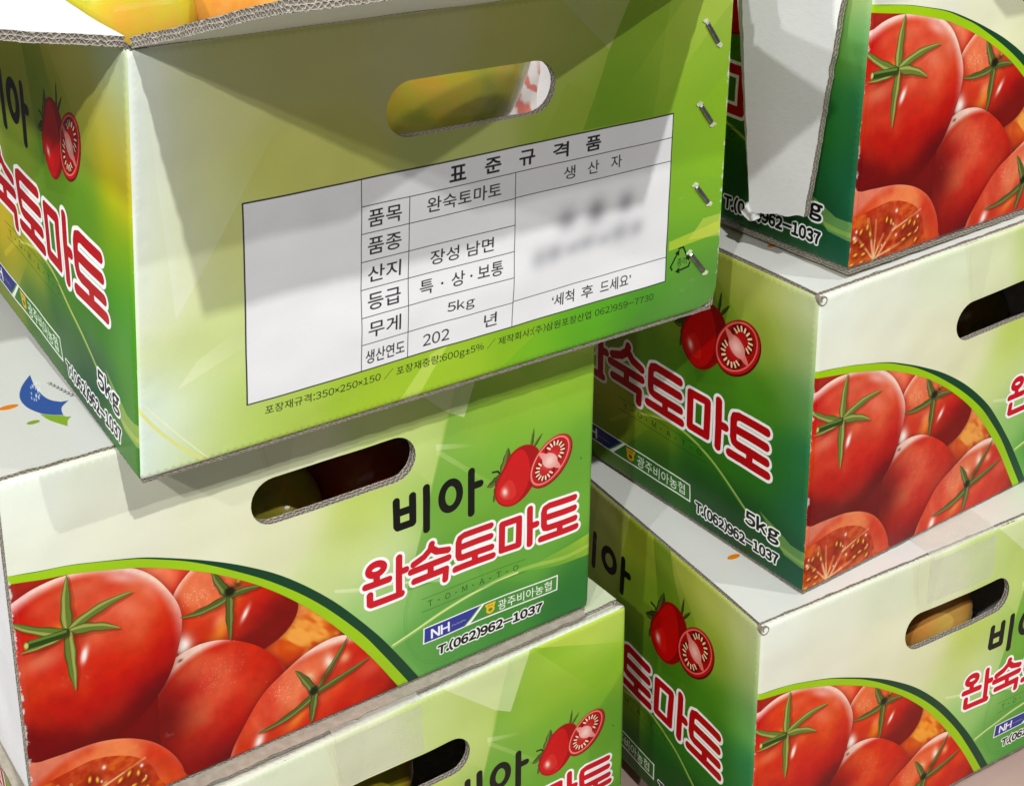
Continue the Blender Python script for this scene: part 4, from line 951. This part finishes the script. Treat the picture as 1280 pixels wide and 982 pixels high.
# flaps of the open box D: one tongue hangs down over the side
flap(D_, wpD, 'top_flap', 'f', 24, 110, (34, 4), M['cream'], 13, hinge=(34, W - 4))
flap(D_, wpD, 'top_flap', 'b', 40, 110, (4, 4), M['cream'], 14)
flap(D_, wpD, 'top_flap', 'r', 20, 110, (14, 14), M['cream'], 15)
tg = flap(D_, wpD, 'top_flap', 'l', -86.5, 182, (37, 11), M['cream'], 16, hinge=(D - 103, D - 13), amp=.9, skew=5)
ul = flap(D_, wpD, 'flap_backing', 'l', -88.6, 172, (35, 18), M['kraft'], 17, hinge=(D - 109, D - 16), amp=.7, skew=6)
ul.parent = tg
tg['label'] = 'white inside of a tapered flap hanging down'
# torn scraps of white liner at the foot of the tongue
for (ya, za, sx) in ((66, 20, 6),):
    L = [(ya + sx * 1.0 * math.cos(t) * (1 + .35 * math.sin(3 * t + ya)), za + sx * .75 * math.sin(t) * (1 + .3 * math.cos(2 * t + ya))) for t in np.linspace(0, 2 * math.pi, 15)[:-1]]
    sheet('torn_scrap', tg, [[(D - y, z) for y, z in L]], lambda a, b: ((-15 - 2.5 * noise.noise(Vector((a / 6, b / 6, 3))), D - a, b), (1, 0, 0)), wpD, .9, [M['white'], M['white'], M['white']], lambda a, b: (a / 250, b / 250), step=3)

# --- packing tape over the lid seam of the two lower boxes
def tape(root, wp, fp, x0, x1, drop, seed):
    def pos(a, b):
        if b < drop - 2: y, z = fp(a, H - drop + b)[0][1] - .22, H - drop + b
        else:
            t = min(1, (b - drop + 2) / 6); y, z = fp(a, H - 2)[0][1] * (1 - t) - .22 * (1 - t) + t * 4.2, H - 2 + t * (2 + LT + .5)
            if b > drop + 4: y += b - drop - 4
        return (a, y, z + .12 + .25 * noise.noise(Vector((a / 9, b / 9, seed)))), (0, 1, 0)
    sheet('packing_tape', root, [rough_edge((x0, 0), (x1, 0), seed, .6) + [(x1, 0), (x1, drop + 40), (x0, drop + 40)]], pos, wp, 0, [M['tape']], lambda a, b: (a / 100, b / 100), step=5)
tape(C_, wpC, fpC, 137, 196, 40, 3)
tape(F_, wpF, fpF, 147, 210, 36, 4)

# ------------------------------------------------------------------ fruit seen inside the boxes
def fruit(k, pos, r, mat, label, seed, squash=.86, rot=(0, 0, 0), sticker=False):
    x, y, z, yaw, tx, ty = POSE[k]; c, s = math.cos(yaw), math.sin(yaw)
    nU, nV = 40, 24; V, F = [], []
    for j in range(nV + 1):
        ph = math.pi * j / nV
        for i in range(nU):
            th = 2 * math.pi * i / nU
            lob = 1 + .03 * math.sin(ph) * math.cos(5 * th + seed) + .03 * noise.noise(Vector((math.cos(th) * math.sin(ph), math.sin(th) * math.sin(ph), math.cos(ph) + seed)))
            rad = r * lob; zz = math.cos(ph) * squash - .20 * math.exp(-(ph / .30) ** 2) * squash
            V.append((rad * math.sin(ph) * math.cos(th) * MM, rad * math.sin(ph) * math.sin(th) * MM, r * zz * MM))
    for j in range(nV):
        for i in range(nU): F.append((j * nU + i, (j + 1) * nU + i, (j + 1) * nU + (i + 1) % nU, j * nU + (i + 1) % nU))
    me = bpy.data.meshes.new('tomato'); me.from_pydata(V, [], F); me.update(); me.polygons.foreach_set('use_smooth', [True] * len(F))
    o = link('tomato', me, None, [mat])
    o.location = ((x + pos[0] * c - pos[1] * s) * MM, (y + pos[0] * s + pos[1] * c) * MM, OZ + (z + pos[2]) * MM)
    o.rotation_euler = rot
    o['label'] = label; o['category'] = 'tomato'; o['group'] = 'tomatoes packed inside the boxes'
    return o
fruit('A', (48, 104, 198), 42, M['yellow'], 'shiny yellow green tomato at the near corner of the open box', 1, .9, (.5, .3, 0))
fruit('A', (116, 84, 200), 42, M['orange'], 'pale orange tomato at the top of the open box beside the yellow one', 2, .9, (.3, -.2, 1))
fruit('A', (232, 116, 146), 60, M['olive'], 'olive green tomato behind the handle hole of the open box', 3, .92, (1.2, .4, 0))
fruit('B', (170, 82, 96), 38, M['yellow'], 'yellowish tomato in the dark behind the handle hole of the left middle box', 4, .9, (.4, .2, 0))
fruit('B', (248, 88, 90), 38, M['red'], 'reddish tomato deep behind the right end of the left middle box handle hole', 5, .9, (.4, .2, 2))
fruit('C', (186, 76, 112), 42, M['yellow'], 'yellow brown tomato behind the handle hole of the lowest left box', 6, .9, (.4, .2, 1))
fruit('E', (160, 66, 88), 36, M['red'], 'reddish tomato at the left end of the middle right box handle hole', 7, .9, (.4, .1, 0))
fruit('E', (252, 96, 92), 40, M['olive'], 'dim olive tomato behind the handle hole of the middle right box', 8, .9, (.4, .2, 0))
fruit('F', (206, 72, 116), 44, M['orange'], 'orange brown tomato behind the handle hole of the lowest right box', 9, .9, (.4, .2, 0))
fruit('D', (150, 50, 132), 38, M['red'], 'red orange tomato at the handle hole of the top right box', 10, .9, (.4, .2, 0))
# striped wrapping sheet standing in the open box behind the handle hole
sp = bpy.data.objects.new('wrapping_paper', None)
def spos(a, b): return (a, 158 + 7 * noise.noise(Vector((a / 22, b / 22, 2))) , b), (0, 1, 0)
ws = sheet('wrapping_paper', None, [rect(258, 30, 340, 192)], spos, lambda p: tuple(c * MM for c in p), .4, [M['stripe'], M['stripe'], M['stripe']], lambda a, b: (a / 100, b / 100), step=6)
bpy.data.objects.remove(sp)
px, py, pz, pyaw = POSE['A'][:4]
ws.location = (px * MM, py * MM, OZ + pz * MM); ws.rotation_euler = (0, 0, pyaw)
ws['label'] = 'red and white streaked paper standing inside the open box'; ws['category'] = 'paper'

# ------------------------------------------------------------------ display stand top (pink) and the dark floor round it
zf = OZ + (-795.46 - 1.4) * MM - .012
def slab(name, x0, y0, x1, y1, z, th, mat):
    bm_v = [(x, y, zz) for zz in (-th, 0) for x, y in ((x0, y0), (x1, y0), (x1, y1), (x0, y1))]
    F = [(4, 5, 6, 7), (3, 2, 1, 0)] + [(i, (i + 1) % 4, 4 + (i + 1) % 4, 4 + i) for i in range(4)]
    me = bpy.data.meshes.new(name); me.from_pydata(bm_v, [], F); me.update()
    o = link(name, me, None, [mat]); o.location = (0, 0, z); o['kind'] = 'structure'
    return o
slab('stand_top', -.62, .52, .80, 1.32, zf, .03, M['floor'])
M['dark'] = simple('floor_grey', (.20, .20, .20), .6, 0, 10, .15, .4)
slab('floor', -6, -4, 6, 8, zf - .12, .05, M['dark'])
